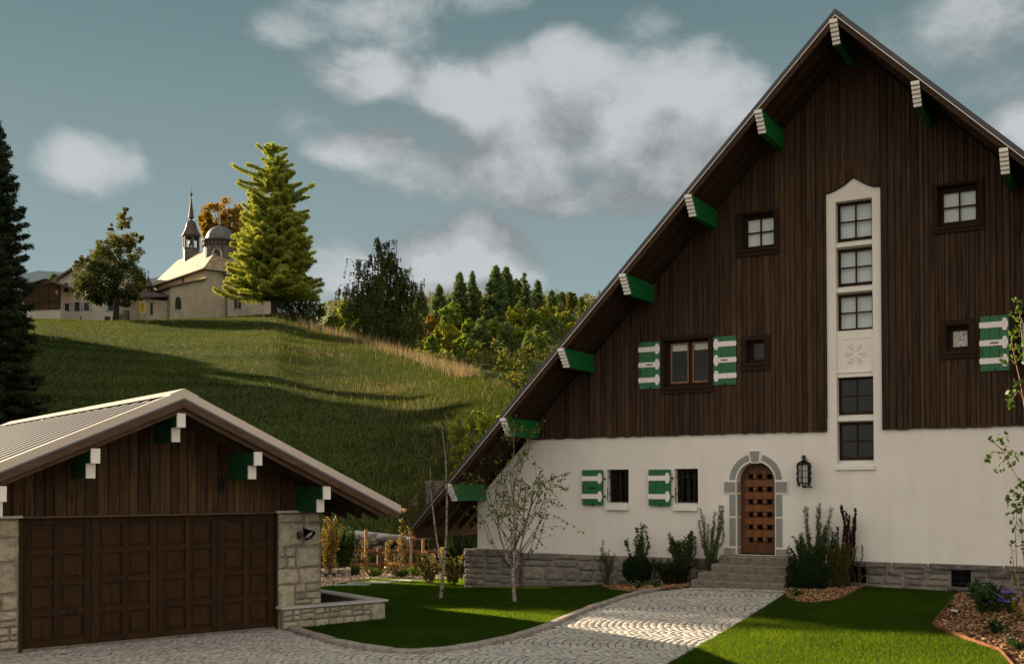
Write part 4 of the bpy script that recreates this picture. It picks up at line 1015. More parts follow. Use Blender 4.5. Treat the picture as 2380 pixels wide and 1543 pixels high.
m_dome=plain('lead_dome',(.115,.115,.12),.6,.25,.0,var=.25,scale=1)
m_drumw=slate_mat('drum_shingle',(.105,.088,.082),(.13,.105,.095),1.0)
m_spire=plain('brown_metal_spire',(.085,.062,.055),.7,.15,.0,var=.2,scale=2)
m_arch=plain('dark_lancet',(.012,.011,.011),.5,.4)
m_archs=plain('pale_arch_stone',(.42,.38,.31),.9,.1,var=.15,scale=3)
m_brown=plain('brown_lean_to_roof',(.085,.062,.048),.7,.2,var=.25,scale=1.5)
m_fwall=plaster_mat('farmhouse_render',(.50,.45,.40),.18,30)
m_froof=plain('farmhouse_roof',(.16,.12,.095),.7,.2,var=.25,scale=1)
m_blueshut=plain('pale_blue_shutter',(.30,.34,.36),.7,.2)
m_log=wood('barn_logs',[(.045,.026,.015),(.065,.036,.020),(.035,.021,.013)],.8,.15,(.6,3,9),.5,knots=False)
m_yel=plain('yellow_board',(.62,.40,.02),.6,.2,var=.05)
church=thing('chapel','stone hilltop chapel with domed drum and slender bell turret','chapel',CO,CA)
# nave walls
b=MB(); NW,NL,EZ=7.6,17.3,6.5
ww=[(2.4+2.95*i) for i in range(4)]
b.box(0,NW,0,.5,-2,EZ); b.box(NW-.5,NW,.5,NL,-2,EZ); b.box(.5,NW-.5,NL-.5,NL,-2,EZ)
b.build('front_wall',m_cwall,church)
b=MB(); b.box(0,.5,.5,NL,-2,EZ); b.plate([(0,EZ),(NW,EZ),(NW/2,10.7)],[],NL-.5,NL-.1); b.build('nave_wall',m_cwall_sunlit,church)
def lancet(par,face,s,z0,w,h,mat=m_arch,two=False):
    # face: 'x' = on the nave's left wall (plane x=0, outwards -x), 'y' = on the front (plane y=off)
    pl=[(-w/2,0),(w/2,0),(w/2,h-w*.8)]+[(w/2*math.cos(a),h-w*.8+w*.8*math.sin(a)) for a in [PI*k/8 for k in range(1,8)]]+[(-w/2,h-w*.8)]
    pb=[(x*1.55,(z+.0)*1.07-.12) for x,z in pl]
    b=MB(); b.m=0; b.plate(pb,[],-.05,.02); b.m=1
    b.plate(pl if not two else [],[],-.07,-.05) if not two else [b.plate([(x*.46+o,z) for x,z in pl],[],-.07,-.05) for o in (-w*.27,w*.27)]
    o=b.build('lancet_window',[m_archs,mat],par)
    if face=='x': o.rotation_euler=(0,0,-PI/2); o.location=(s[0],s[1],z0)
    else: o.location=(s[0],s[1],z0)
    return o
m_archw=plain('ochre_blind_lancet',(.36,.25,.14),.8,.1)
for y in ww: lancet(church,'x',(0,y),3.3,.42,2.0,m_archw)
MB().box(-.03,.05,7.1,7.7,5.2,6.2).build('small_opening',m_spire,church)
# roof with a hip towards us
b=MB(); o_=.55; e=EZ-.12; rz=10.9; hy=3.2
n=b.vert((-o_,-o_,e),(NW+o_,-o_,e),(NW+o_,NL+.4,e),(-o_,NL+.4,e),(NW/2,hy,rz),(NW/2,NL+.4,rz))
b.face(n,n+1,n+4); b.face(n+1,n+2,n+5,n+4); b.face(n+3,n,n+4,n+5); b.face(n+2,n+3,n+5); b.face(n+3,n+2,n+1,n)
b.build('nave_roof',m_tile,church)
b=MB()
for p,q in (((-o_,-o_),(NW+o_,-o_)),((-o_,-o_),(-o_,NL+.4))): b.bar((p[0],p[1],e-.02),(q[0],q[1],e-.02),.16,.16)
b.build('eave_gutter',m_archs,church)
# choir set forward on the right
b=MB(); b.box(2.95,10.5,-.35,.0,-2,6.0); b.box(7.6,10.5,0,6,-2,6.0); b.build('choir_wall',m_cwall,church)
b=MB(); n=b.vert((2.6,-.8,5.95),(10.8,-.8,5.95),(10.8,6,5.95),(5,2.6,8.6),(3.8,2.2,7.4),(2.6,.3,5.95)); b.face(n,n+1,n+3,n+4); b.face(n+1,n+2,n+3); b.face(n,n+4,n+5); b.face(n+5,n+2,n+1,n)
b.build('choir_roof',m_tile,church); b=MB(); b.bar((2.6,-.82,5.93),(10.8,-.82,5.93),.16,.2); b.build('eave_gutter',m_archs,church)
b=MB(); b.tube([(2.2,-.6,6.2),(2.85,-.5,5.7),(2.88,-.45,5.0),(2.88,-.45,-1)],.07,6); b.build('drain_pipe',m_spire,church)
lancet(church,'y',(4.6,-.36),1.3,1.1,1.9,m_arch,True)
# drum and dome
dcx,dcy=3.8,3.4; b=MB(); b.lathe([(2.27,5.6),(2.27,10.5)],(dcx,dcy,0),32); dm=b.build('drum',m_drumw,church,smooth=False)
b=MB(); b.lathe([(2.34,10.5),(2.36,11.0),(2.6,11.15),(2.6,11.32),(2.2,11.42)],(dcx,dcy,0),32)
for k in range(28):
    a=2*PI*k/28; b.obox((dcx+2.42*math.cos(a),dcy+2.42*math.sin(a),10.72),(.1*math.cos(a),.1*math.sin(a),0),(-.12*math.sin(a),.12*math.cos(a),0),(0,0,.28))
b.build('drum_cornice',m_spire,dm)
b=MB(); b.lathe([(2.1,11.40)]+[(2.02*math.cos(t),11.45+2.05*math.sin(t)) for t in np.linspace(.05,1.5,9)]+[(.16,13.5),(.12,13.75),(.2,13.85),(.12,13.98),(.05,14.05)],(dcx,dcy,0),32); b.build('dome',m_dome,church,smooth=True)
b=MB(); b.bar((dcx,dcy,14),(dcx,dcy,15.6),.09,.09); b.bar((dcx-.33*.755,dcy+.33*.656,15.1),(dcx+.33*.755,dcy-.33*.656,15.1),.09,.09); b.build('dome_cross',m_spire,church)
a=math.radians(-127); w=lancet(dm,'y',(dcx+2.25*math.cos(a),dcy+2.25*math.sin(a)),7.3,.95,2.5); w.rotation_euler=(0,0,a+PI/2)
# bell turret
tcx,tcy=3.8,13.; tb=[]
b=MB(); b.lathe([(1.22,9.6),(1.22,11.7),(1.32,11.72),(1.32,11.9)],(tcx,tcy,0),6,.3); tr=b.build('bell_turret',m_slate,church)
b=MB()
for k in range(6):
    a=2*PI*k/6+.3; x,y=tcx+1.12*math.cos(a),tcy+1.12*math.sin(a); b.bar((x,y,11.9),(x,y,13.75),.24,.24)
    a2=2*PI*(k+1)/6+.3; x2,y2=tcx+1.12*math.cos(a2),tcy+1.12*math.sin(a2)
    for q in range(8):
        f0,f1=q/8,(q+1)/8; zz=lambda f:12.95+.62*math.sqrt(max(0,1-(2*f-1)**2))
        p0=np.array([x+(x2-x)*f0,y+(y2-y)*f0]);p1=np.array([x+(x2-x)*f1,y+(y2-y)*f1])
        d=np.array([math.cos((a+a2)/2),math.sin((a+a2)/2)])*.1
        b.hexa([(*(p0-d),zz(f0)),(*(p1-d),zz(f1)),(*(p1+d),zz(f1)),(*(p0+d),zz(f0)),(*(p0-d),13.75),(*(p1-d),13.75),(*(p1+d),13.75),(*(p0+d),13.75)])
b.build('belfry_arcade',m_spire,tr)
b=MB(); b.lathe([(1.52,13.72),(1.5,13.85),(1.12,14.5),(.88,15.1),(.78,15.6),(.55,15.95),(.2,16.15),(.18,16.38),(.46,16.5),(.40,16.9),(.2,18.4),(.2,18.55),(.1,19.3),(.06,19.75),(.24,19.95),(.24,20.1),(.04,20.3),(.03,21.3)],(tcx,tcy,0),6,.3); b.build('spire',m_spire,tr)
b=MB(); b.lathe([(.48,12.45),(.42,12.6),(.28,13.0),(.18,13.2)],(tcx,tcy,0),12); b.bar((tcx-1,tcy,13.25),(tcx+1,tcy,13.25),.12,.12); b.build('bell',m_bronze,tr)
# aisle and sacristy
b=MB(); b.plate([(-5.1,-3),(0,-3),(0,4.85),(-5.1,3.25)],[],0.003,.4); b.box(-5.1,-4.7,.4,6,-3,3.2); b.build('aisle_wall',m_cwall,church)
b=MB(); b.hexa([(-5.6,-.35,3.1),(0,-.35,4.9),(0,6,4.9),(-5.6,6,3.1),(-5.6,-.35,3.3),(0,-.35,5.1),(0,6,5.1),(-5.6,6,3.3)]); b.build('aisle_roof',m_brown,church)
lancet(church,'y',(-4.0,-.0),.35,.85,1.75)
sac=thing('sacristy','low brown-roofed sacristy with a tiny arcaded bell turret joining the chapel','chapel annex',CO+np.array([0,0,0]),CA)
b=MB(); b.box(-9.6,-5.12,.9,6,-3,1.5); b.build('wall',m_cwall,sac)
b=MB(); n=b.vert((-10.1,.3,1.35),(-5.1,.3,2.2),(-5.1,4,3.2),(-10.1,4,2.9),(-10.1,.3,1.15),(-5.1,.3,2.0),(-5.1,7,1.5),(-10.1,7,1.2)); b.face(n,n+1,n+2,n+3); b.face(n+4,n+5,n+1,n); b.face(n+3,n+2,n+6,n+7); b.face(n+5,n+6,n+2,n+1); b.face(n+7,n+4,n,n+3); b.face(n+7,n+6,n+5,n+4)
b.build('roof',m_brown,sac)
b=MB(); b.box(-7.5,-7.15,.86,.92,-.6,1.0); b.build('window',m_arch,sac)
b=MB(); tx,ty=-6.5,4.
for k in range(6):
    a=2*PI*k/6+.2; x,y=tx+.58*math.cos(a),ty+.58*math.sin(a); b.bar((x,y,2.4),(x,y,3.65),.13,.13)
    a2=2*PI*(k+1)/6+.2; x2,y2=tx+.58*math.cos(a2),ty+.58*math.sin(a2)
    for q in range(6):
        f0,f1=q/6,(q+1)/6; zz=lambda f:3.28+.27*math.sqrt(max(0,1-(2*f-1)**2)); p0=np.array([x+(x2-x)*f0,y+(y2-y)*f0]);p1=np.array([x+(x2-x)*f1,y+(y2-y)*f1]); d=np.array([math.cos((a+a2)/2),math.sin((a+a2)/2)])*.06
        b.hexa([(*(p0-d),zz(f0)),(*(p1-d),zz(f1)),(*(p1+d),zz(f1)),(*(p0+d),zz(f0)),(*(p0-d),3.66),(*(p1-d),3.66),(*(p1+d),3.66),(*(p0+d),3.66)])
b.lathe([(.85,3.62),(.83,3.74),(.5,4.15),(.3,4.6),(.1,5.05),(.05,5.2)],(tx,ty,0),6,.2); b.bar((tx,ty,5.1),(tx,ty,6.0),.06,.06); b.bar((tx-.2,ty+.17,5.7),(tx+.2,ty-.17,5.7),.06,.06)
b.lathe([(.24,3.0),(.1,3.4)],(tx,ty,0),10); b.build('bell_turret',m_spire,sac)
# farmhouse
fo=at(238,737,156.); farm=thing('farmhouse','pale rendered farmhouse with a wide gable behind the bushy birch on the hill','house',fo,math.radians(6))
b=MB(); b.plate([(-6,-1),(6,-1),(6,5.2),(0,9.4),(-6,5.2)],[],0,.4); b.box(-6,-5.6,.4,12,-1,5.2); b.box(5.6,6,.4,12,-1,5.2); b.build('wall',m_fwall,farm)
b=MB()
for s in (-1,1): b.hexa([(0,-.9,9.55),(s*6.7,-.9,4.86),(s*6.7,12,4.86),(0,12,9.55),(0,-.9,9.8),(s*6.7,-.9,5.1),(s*6.7,12,5.1),(0,12,9.8)])
rf=b.build('roof',m_froof,farm)
b=MB(); b.box(-2.4,-1.5,2,2.9,7.8,10.0); b.box(-2.5,-1.4,1.9,3.0,10.0,10.15); b.build('chimney',m_fwall,rf)
for x,z,w,h in ((-5.0,3.5,.55,1.3),(-3.7,3.6,.6,1.3),(-4.9,.4,.6,1.5),(-3.5,.8,.7,1.3),(-2.2,.9,.7,1.2),(1.2,.9,.8,1.3),(2.7,.6,.9,1.6),(1.3,3.6,.8,1.3),(3.7,3.6,.8,1.3),(0,6.3,.6,.9)):
    b=MB(); b.plate(rect(x-w/2-.1,x+w/2+.1,z-.1,z+h+.1),[rect(x-w/2,x+w/2,z,z+h)],-.05,.0); b.box(x-w/2,x+w/2,-.01,.0,z,z+h); wn=b.build('window',m_archs,farm)
    if x>1.9 and z<1: MB().box(x-w/2,x+w/2,-.045,-.012,z,z+h).build('closed_shutter',m_blueshut,wn)
    else:
        MB().box(x-w/2,x+w/2,-.03,-.012,z,z+h).build('pane',m_arch,wn)
        b=MB(); b.box(x-w/2-.42,x-w/2-.06,-.09,-.052,z,z+h); b.box(x+w/2+.06,x+w/2+.42,-.09,-.052,z,z+h); b.build('shutter',m_blueshut,wn)
b=MB(); b.box(.3,1.1,-.02,.0,-.8,.1); b.box(3.5,4.4,-.02,.0,-.9,-.2); b.box(-3.1,-2.9,-.02,0,-.6,.0); b.build('cellar_opening',m_arch,farm)
# barn
bo=at(112,737,151.); barn=thing('log_barn','dark log barn on a pale base at the left end of the hamlet','barn',bo,math.radians(-8))
b=MB(); b.box(-3.6,1.8,0,6,-1,1.05); b.build('base_wall',m_fwall,barn)
b=MB(); R=random.Random(2)
for k in range(12):
    z=1.05+k*.31; zt=min(z+.3,4.9); xr=1.75 if z<4.0 else max(.1,(5.2-z)/.3*.45); xl=-3.6 if z<4.2 else -max(.2,(5.25-z)/.3*1.)
    b.box(xl,xr,-.06-R.uniform(0,.05),.25,z+.01,zt)
for x in (-1.5,-.05): b.box(x-.1,x+.1,-.2,-.05,1.05,4.6)
b.box(-3.6,1.8,-.16,-.05,2.95,3.1); b.build('log_wall',m_log,barn)
b=MB()
for s,e in ((-1,-4.4),(1,2.1)): b.hexa([(0,-.7,5.15),(e,-.7,4.25 if s>0 else 4.1),(e,6,4.25 if s>0 else 4.1),(0,6,5.15),(0,-.7,5.3),(e,-.7,4.4 if s>0 else 4.25),(e,6,4.4 if s>0 else 4.25),(0,6,5.3)])
b.build('roof',m_brown,barn); MB().box(1.2,1.45,-.13,-.1,3.1,3.7).build('hatch',m_stake,barn)
# yellow notice board on two posts
so=at(331,737,143.); sg=thing('notice_board','yellow notice board in a white frame on two posts before the sacristy','sign',so,0)
b=MB(); b.box(-.62,-.55,0,.07,-1,2.1); b.box(.35,.42,0,.07,-1,2.1); b.build('post',m_post,sg)
MB().plate(rect(-.46,.46,.55,2.05),[rect(-.36,.36,.66,1.94)],-.05,.0).build('frame',m_white,sg); b=MB(); b.box(-.36,.36,-.03,-.005,.66,1.94); bd=b.build('board',m_yel,sg)
MB().box(-.03,.03,-.035,-.031,1.4,1.6).build('emblem',m_spire,bd)
# stone trough by the farmhouse
to=at(292,738,146.); tr_=MB(); tr_.lathe([(.5,-.5),(.55,.5),(.45,.95),(.3,1.0)],(0,0,0),8); tr_.box(-1.3,-.5,-.3,.3,-.5,.45); tag(tr_.build('stone_trough',m_mortar,loc=to),'grey stone trough with upright basin below the farmhouse','trough')
# pasture fence posts along the crest
fl=[(118,789,'leftmost of the pair of short stakes on the dark left slope'),(130,787,'right one of the pair of short stakes on the dark left slope'),(288,768,'leaning pale fence stake below the notice board slope'),(232,770,'short fence stake low on the slope under the bushy birch'),(341,762,'thin fence stake below the sacristy'),(403,751,'pale fence stake left of a close pair below the chapel aisle'),(424,747,'pale fence stake right of a close pair below the chapel aisle'),(496,744,'fence post under the chapel front wall, nearer the drain pipe'),(523,743,'fence post under the chapel front wall, nearer the great larch'),(612,742,'dark fence post in the sunlit grass left of the great larch'),(673,757,'fence post right of the broken rails by the crest'),(645,752,'fence post left of the broken rails by the crest'),(700,753,'fence post on the crest at the dark bush'),(722,762,'fence post right of the dark bush on the ridge')]
for px,py,lb in fl:
    pyc,Yc=crest(np.array([px])); Y=float(Yc[0])-6
    for it in range(40):
        p=at(px,py,Y); dz=p[2]-float(tz(p[0],p[1])); Y+=dz*1.5; Y=min(max(Y,95),float(Yc[0])+1.5)
    p=at(px,py,Y); p[2]=float(tz(p[0],p[1])); b=MB(); k=rng.normal(0,.06); b.tube([(0,0,-.3),(k*.5,0,.5),(k,0,1.05)],[.06,.055,.045],6)
    tag(b.build('fence_post',m_post,loc=p),lb,'fence post','pasture fence posts on the hill')
p=at(660,756,137); p[2]=float(tz(p[0],p[1])); b=MB(); b.bar((-.8,0,.7),(.1,0,.1),.06,.06); b.bar((-.6,0,.15),(.7,0,.55),.05,.05); b.bar((.1,0,.5),(.8,0,.35),.05,.05)
tag(b.build('broken_rails',m_post,loc=p),'crossed broken fence rails lying on the crest','fence rails')
# far mountain
m_mtn=plain('hazed_mountain',(.17,.215,.24),1,.05,var=.12,scale=.002)  # haze of distance put into the blue-grey rock colour
b=MB(); Y=3600; R=random.Random(4)
pts=[(-500,600),(-200,615),(40,640),(90,629),(125,631),(160,634),(200,640),(260,655),(310,656),(345,648),(385,641),(430,646),(520,670),(640,700),(800,712),(1100,735),(1500,760),(2000,820)]
n=0; prev=None
for px,py in pts:
    p=at(px,py,Y); q=b.vert((p[0],p[1],p[2]),(p[0]*.8,p[1]*.75,-9),(p[0]*1.15,p[1]*1.2,-9),(p[0]*.93,p[1]*.9,p[2]*.55+R.uniform(-25,25)))
    if prev is not None: b.face(prev,q,q+3,prev+3); b.face(prev+3,q+3,q+1,prev+1); b.face(q,prev,prev+2,q+2)
    prev=q
b.build('mountains',m_mtn)['kind']='structure'
# ------------------------------------------------------------------ trees
def leafquads(name,c,a,L,W,mat,parent,g,flat=None,fold=.0):
    """rhombic leaves: centres c, long axes a (unit), lengths L, widths W"""
    N=len(c); r=g.normal(size=(N,3))
    if flat is not None: r=r*.35+flat
    s=np.cross(a,r); s/=np.linalg.norm(s,axis=1)[:,None]+1e-9
    A=a*(L/2)[:,None]; B=s*(W/2)[:,None]
    k=c-A*.15
    V=np.stack([c-A,k+B,c+A,k-B],1).reshape(-1,3)
    return npmesh(name,V,np.arange(N)[:,None]*4+np.arange(4),mat,parent)
def unit(v): return v/(np.linalg.norm(v,axis=-1,keepdims=True)+1e-9)
def limbmesh(name,limbs,mat,parent,n=6):
    b=MB()
    for pts,rad in limbs: b.tube(pts,rad,n,True)
    return b.build(name,mat,parent,smooth=True)
def spruce(root,h,rad,mat,g,bark=m_barkd,dens=1.,start=.06,up=0,gap=0,leafL=.34,power=.8,extra=None,droop=.35,nb=None):
    """conifer: trunk, whorled limbs and hanging sprays of needles, each spray a few narrow faces"""
    limbs=[([(0,0,-1),(0,0,h*.5),(0,0,h*.985)],[h*.018+.05,h*.011+.03,.02])]
    C=[];A=[];L=[]
    nb=nb or int(h*7*dens); zs=np.linspace(start,.985,nb)
    az=0
    br=[]
    for i,t in enumerate(zs):
        az+=2.4+g.normal(0,.3); ln=rad*((1-t)**power)*g.uniform(.62,1.12)+.12
        if gap and g.uniform()<gap*sstep(.45,.75,t): continue
        br.append((t*h,az,ln,droop*(1-t)*1.1-.25*t+up))
    if extra: br+=extra
    for z,a,ln,dr in br:
        n=6; s=np.linspace(0,1,n); d=np.array([math.cos(a),math.sin(a)])
        P=np.zeros((n,3)); P[:,:2]=d*(ln*s)[:,None]; P[:,2]=z-ln*dr*s+ln*.22*s**2.2; P[1:,:]+=g.normal(0,.02*ln,(n-1,3))
        limbs.append((P[[0,2,5]],[.012*ln+.012,.008*ln+.008,.006]))
        m=int(max(8,ln*30*dens)); q=g.uniform(.12,1.04,m)**.8; c=np.stack([np.interp(q,s,P[:,k]) for k in range(3)],1)
        side=np.array([-d[1],d[0],0]); w=(1-q*.75)*ln*.30*g.uniform(-1,1,m)
        c+=side*w[:,None]; c[:,2]-=np.abs(w)*.25+g.uniform(0,.10,m)*ln*.35
        ax=np.stack([d[0]*g.uniform(.2,1,m)+side[0]*np.sign(w)*.8,d[1]*g.uniform(.2,1,m)+side[1]*np.sign(w)*.8,g.uniform(-1.0,.15,m)],1)
        C.append(c);A.append(unit(ax+g.normal(0,.25,(m,3)))); L.append(leafL*g.uniform(.6,1.3,m))
    # leader
    m=14; C.append(np.stack([g.normal(0,.05,m),g.normal(0,.05,m),h*g.uniform(.95,1.0,m)],1)); A.append(unit(g.normal(0,.4,(m,3))+np.array([0,0,1.]))); L.append(leafL*g.uniform(.5,.9,m))
    C=np.concatenate(C);A=np.concatenate(A);L=np.concatenate(L)
    # each spray: three crossing slivers
    C3=np.repeat(C,3,0)+g.normal(0,leafL*.28,(len(C)*3,3)); A3=unit(np.repeat(A,3,0)+g.normal(0,.35,(len(C)*3,3))); L3=np.repeat(L,3)*g.uniform(.6,1.1,len(C)*3)
    leafquads('needles',C3,A3,L3,L3*.24,mat,root,g)
    limbmesh('trunk',limbs[:1],bark,root,8); limbmesh('branches',limbs[1:],bark,root,4)
def broadleaf(root,blobs,n,mat,g,trunk=None,leaf=.3,bark=m_barkd,hang=0.,gapn=.35,mats=None,wd=.62,shell=.55):
    """crown of leaf faces spread through several overlapping clumps; limbs run from the trunk into each clump"""
    vol=np.array([b[3]*b[4]*b[5] for b in blobs])**(2/3); cnt=(n*vol/vol.sum()).astype(int)
    C=[];A=[]
    for bl,k in zip(blobs,cnt):
        c0=np.array(bl[:3]); r=np.array(bl[3:6]); 
        sub=max(5,int(k/55)); d=unit(g.normal(size=(sub,3))); q=g.uniform(shell,1.,sub)**.6; sc=c0+d*r*q[:,None]; sr=np.minimum(r.min()*.42,.5+.10*r.mean())*g.uniform(.6,1.25,sub)
        i=g.integers(0,sub,k); p=sc[i]+unit(g.normal(size=(k,3)))*(sr[i]*g.uniform(.15,1,k)**.5)[:,None]
        C.append(p); o=unit(p-c0); A.append(unit(o*.6+g.normal(0,.7,(k,3))+np.array([0,0,-hang])))
    C=np.concatenate(C);A=np.concatenate(A)
    if hang>1:
        C[:,2]-=g.uniform(0,1,len(C))**2*hang*.5
    L=leaf*g.uniform(.6,1.35,len(C))
    leafquads('foliage',C,A,L,L*wd,mat,root,g)
    limbs=[]
    if trunk is not None:
        h,r0=trunk; limbs.append(([(0,0,-1.),(.05*h,0,h*.5),(0,.03*h,h)],[r0*1.15,r0*.8,r0*.5]))
        for bl in blobs:
            c0=np.array(bl[:3]); s=np.array([0,.0,min(h*g.uniform(.6,1),c0[2]-.2)]); mid=s*.45+c0*.55+g.normal(0,.25,3); limbs.append(([s,mid,c0+np.array([0,0,bl[5]*.3])],[r0*.42,r0*.25,r0*.08]))
            for _ in range(3):
                e=c0+unit(g.normal(size=3))*np.array(bl[3:6])*.8; limbs.append(([mid,(mid+e)/2+g.normal(0,.2,3),e],[r0*.2,r0*.12,.02]))
        limbmesh('trunk',limbs[:1],bark,root,8); limbmesh('branches',limbs[1:],bark,root,5)
def weeping(root,h,w,mat,g,n=900,bark=m_barkd,base=.12,leaf=.22,stems=1,top=.0,hangl=2.6,fill=1.):
    """birch with upright stems and long hanging strands of small leaves"""
    limbs=[];C=[];A=[]
    ends=[]
    for s in range(stems):
        ox=(s-(stems-1)/2)*w*.22; hh=h*(1-.06*s)
        P=[(0,0,-1),(ox*.5,0,h*.25),(ox,g.normal(0,.2),h*.6),(ox+g.normal(0,.2),0,hh)]; limbs.append((P,[h*.022,h*.017,h*.010,.03]))
        for i in range(int(26*fill)):
            t=g.uniform(base+.05,.99); z=t*hh; a=g.uniform(0,2*PI); prof=math.sin(PI*min(1,(1-t)*.78+.10))**.75
            ln=w*prof*g.uniform(.5,1.08); x0=np.array([np.interp(t,[0,.25,.6,1],[0,ox*.5,ox,ox]),0,z])
            e=x0+np.array([math.cos(a)*ln,math.sin(a)*ln,ln*g.uniform(.05,.55)]); m=(x0+e)/2+np.array([0,0,ln*.16]); limbs.append(([x0,m,e],[.05+ln*.012,.03+ln*.006,.015]))
            ends.append((x0,m,e,ln))
    wts=np.array([q[3] for q in ends]); wts/=wts.sum()
    for _ in range(n):
        x0,m,e,ln=ends[g.choice(len(ends),p=wts)]; t=g.uniform(.15,1.02); p=(1-t)**2*x0+2*t*(1-t)*m+t*t*e+g.normal(0,.10*ln,3)*np.array([1,1,.6])
        l=hangl*g.uniform(.3,1.1)*(.5+.5*t); k=int(10+l*9); s=np.sort(g.uniform(0,1,k)); sway=g.normal(0,.12,2)
        c=np.stack([p[0]+sway[0]*s*l+g.normal(0,.07,k),p[1]+sway[1]*s*l+g.normal(0,.07,k),p[2]+.15*np.sin(s*3)-s*l],1); C.append(c)
        A.append(unit(np.stack([g.normal(0,.5,k),g.normal(0,.5,k),-np.ones(k)],1)))
    C=np.concatenate(C);A=np.concatenate(A); C[:,2]=np.maximum(C[:,2],h*base*.5+g.uniform(0,.6,len(C)))
    L=leaf*g.uniform(.6,1.3,len(C)); leafquads('foliage',C,A,L,L*.55,mat,root,g)
    limbmesh('trunk',limbs[:stems],bark,root,8); limbmesh('branches',limbs[stems:],bark,root,5)
G=lambda s: np.random.default_rng(s)
def ground_at(px,Y):
    x=(px-1190)/FPX*Y; return np.array([x,Y,float(tz(x,Y))])
# great spruce on the left
p=at(-30,900,64.); p[2]=float(tz(p[0],p[1]))-.3; top=at(12,268,64.)[2]
t=thing('spruce_tree','towering dark spruce at the left edge','spruce tree',(at(14,600,64.)[0]-.9,64.,p[2]))
spruce(t,top-p[2],3.3,m_spruceN,G(1),dens=3.6,leafL=.27,power=.62,droop=.5,start=.02)
# the wood that goes on beyond the left edge and shades the meadow
src=t
g=G(17); row=[]
for i in range(22):
    f=i/21
    if .36<f<.44 or .78<f<.86: continue
    row.append((-43-42*f+g.normal(0,1.),70+68*f+g.normal(0,1.5),g.uniform(.8,1.15)))
    if i%2: row.append((-49-44*f,74+66*f,g.uniform(.8,1.1)))
for i,(x,y,k) in enumerate(row):
    copy_thing(src,(x,y,float(tz(x,y))-.3),i*1.3,k,'spruce of the wood beyond the left edge, shading the meadow','wood beyond the left edge')
# tall leafy trees out of the picture on the left that throw the chalet's forecourt into shade
for i,(u,w,r,h) in enumerate(((-41,.4,2.2,20.),(-46,1.0,2.4,21.),(-52,2.2,2.6,22.))):
    p=hpt(u,w); p[2]=float(tz(p[0],p[1])); q=thing('broadleaf_tree','tall leafy tree beyond the left edge, shading the chalet forecourt','tree',p,0,'wood beyond the left edge')
    broadleaf(q,[(0,0,h*.62,r,r,h*.36),(.3,.2,h*.8,r*.8,r*.8,h*.2),(-.2,-.3,h*.4,r*.9,r*.9,h*.25)],7000,m_oak,G(40+i),(h*.5,.4),.5)
# old larch by the chapel
p=ground_at(637,139.); top=at(632,333,139.)[2]; h=top-p[2]
t=thing('larch_tree','great old larch with sparse top and long bare limbs right of the chapel','larch tree',p)
z=lambda py: at(632,py,139.)[2]-p[2]
ex=[(z(415),PI*1.0,5.4,-.12),(z(428),PI*.97,4.6,.05),(z(445),PI*1.05,4.6,.02),(z(462),-.02,5.2,-.16),(z(470),.1,4.4,.04),(z(400),PI*.99,3.6,-.1),(z(395),.3,2.3,-.2),(z(360),PI*1.1,2.1,-.3),(z(355),.2,1.6,-.3),(z(690),PI*1.03,7.6,.08),(z(660),PI*.95,6.4,.12),(z(640),PI*1.1,6.0,.1),(z(600),PI,5.6,.12),(z(560),PI*1.04,5.2,.15)]
spruce(t,h,6.3,m_larch,G(2),bark=m_barkr,dens=4.0,leafL=.33,power=.58,gap=.72,extra=ex,droop=.30,start=.13)
# broad dark tree behind it
p=ground_at(722,146.)
t=thing('broadleaf_tree','broad dark leafy tree behind the larch, reaching down its right side','tree',p)
broadleaf(t,[(-1.5,0,9,3.2,3,3.4),(.5,.5,6.5,3.6,3,3.2),(2.,-.5,3.6,3.2,3,2.8),(-2.6,1,11.5,2.2,2.2,2.6),(-3,0,5,3,3,3.5),(3.,.5,1.6,2.2,2.4,2.2),(-4.,.6,13.6,1.6,1.6,1.8),(0,0,2.2,3.6,3,2.4)],15000,m_oak,G(3),(7,.5),.38)
p=ground_at(733,141.)
t=thing('bush','low rounded dark bush on the ridge at the foot of the broad tree','bush',p); broadleaf(t,[(0,0,.8,2.6,2,1.5),(-1.6,0,1.3,1.8,1.6,1.4),(1.8,0,.2,1.5,1.5,1.1)],3600,m_birchD,G(4),(1,.15),.3)
# golden maple behind the chapel
p=ground_at(540,172.)
t=thing('maple_tree','autumn maple with golden leaves rising behind the chapel drum','maple tree',p)
s_=172/FPX
def blob_px(px,py,rx,ry,Y,p,dy=0): 
    q=at(px,py,Y); return (q[0]-p[0],dy,q[2]-p[2],rx*Y/FPX,rx*Y/FPX,ry*Y/FPX)
broadleaf(t,[blob_px(*q,172,p) for q in ((500,505,36,30),(530,490,32,26),(545,520,36,34),(490,540,26,26),(565,560,38,44),(560,620,38,44),(520,555,30,26),(480,520,20,22))],12000,m_maple,G(5),(12,.45),.42)
# birch in front of the farmhouse
p=ground_at(266,139.); p[2]-=.15
t=thing('birch_tree','bushy round birch with a thin leaning top before the farmhouse','birch tree',p)
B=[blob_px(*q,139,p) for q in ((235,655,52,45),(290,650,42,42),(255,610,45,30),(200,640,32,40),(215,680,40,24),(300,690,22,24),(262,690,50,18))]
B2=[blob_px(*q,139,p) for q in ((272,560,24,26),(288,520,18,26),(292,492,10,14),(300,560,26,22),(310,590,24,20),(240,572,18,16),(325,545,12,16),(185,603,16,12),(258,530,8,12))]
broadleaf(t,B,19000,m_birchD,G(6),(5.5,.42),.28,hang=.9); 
g=G(7); broadleaf(t,B2,6500,m_birchF,g,None,.25,hang=.9,shell=.2)
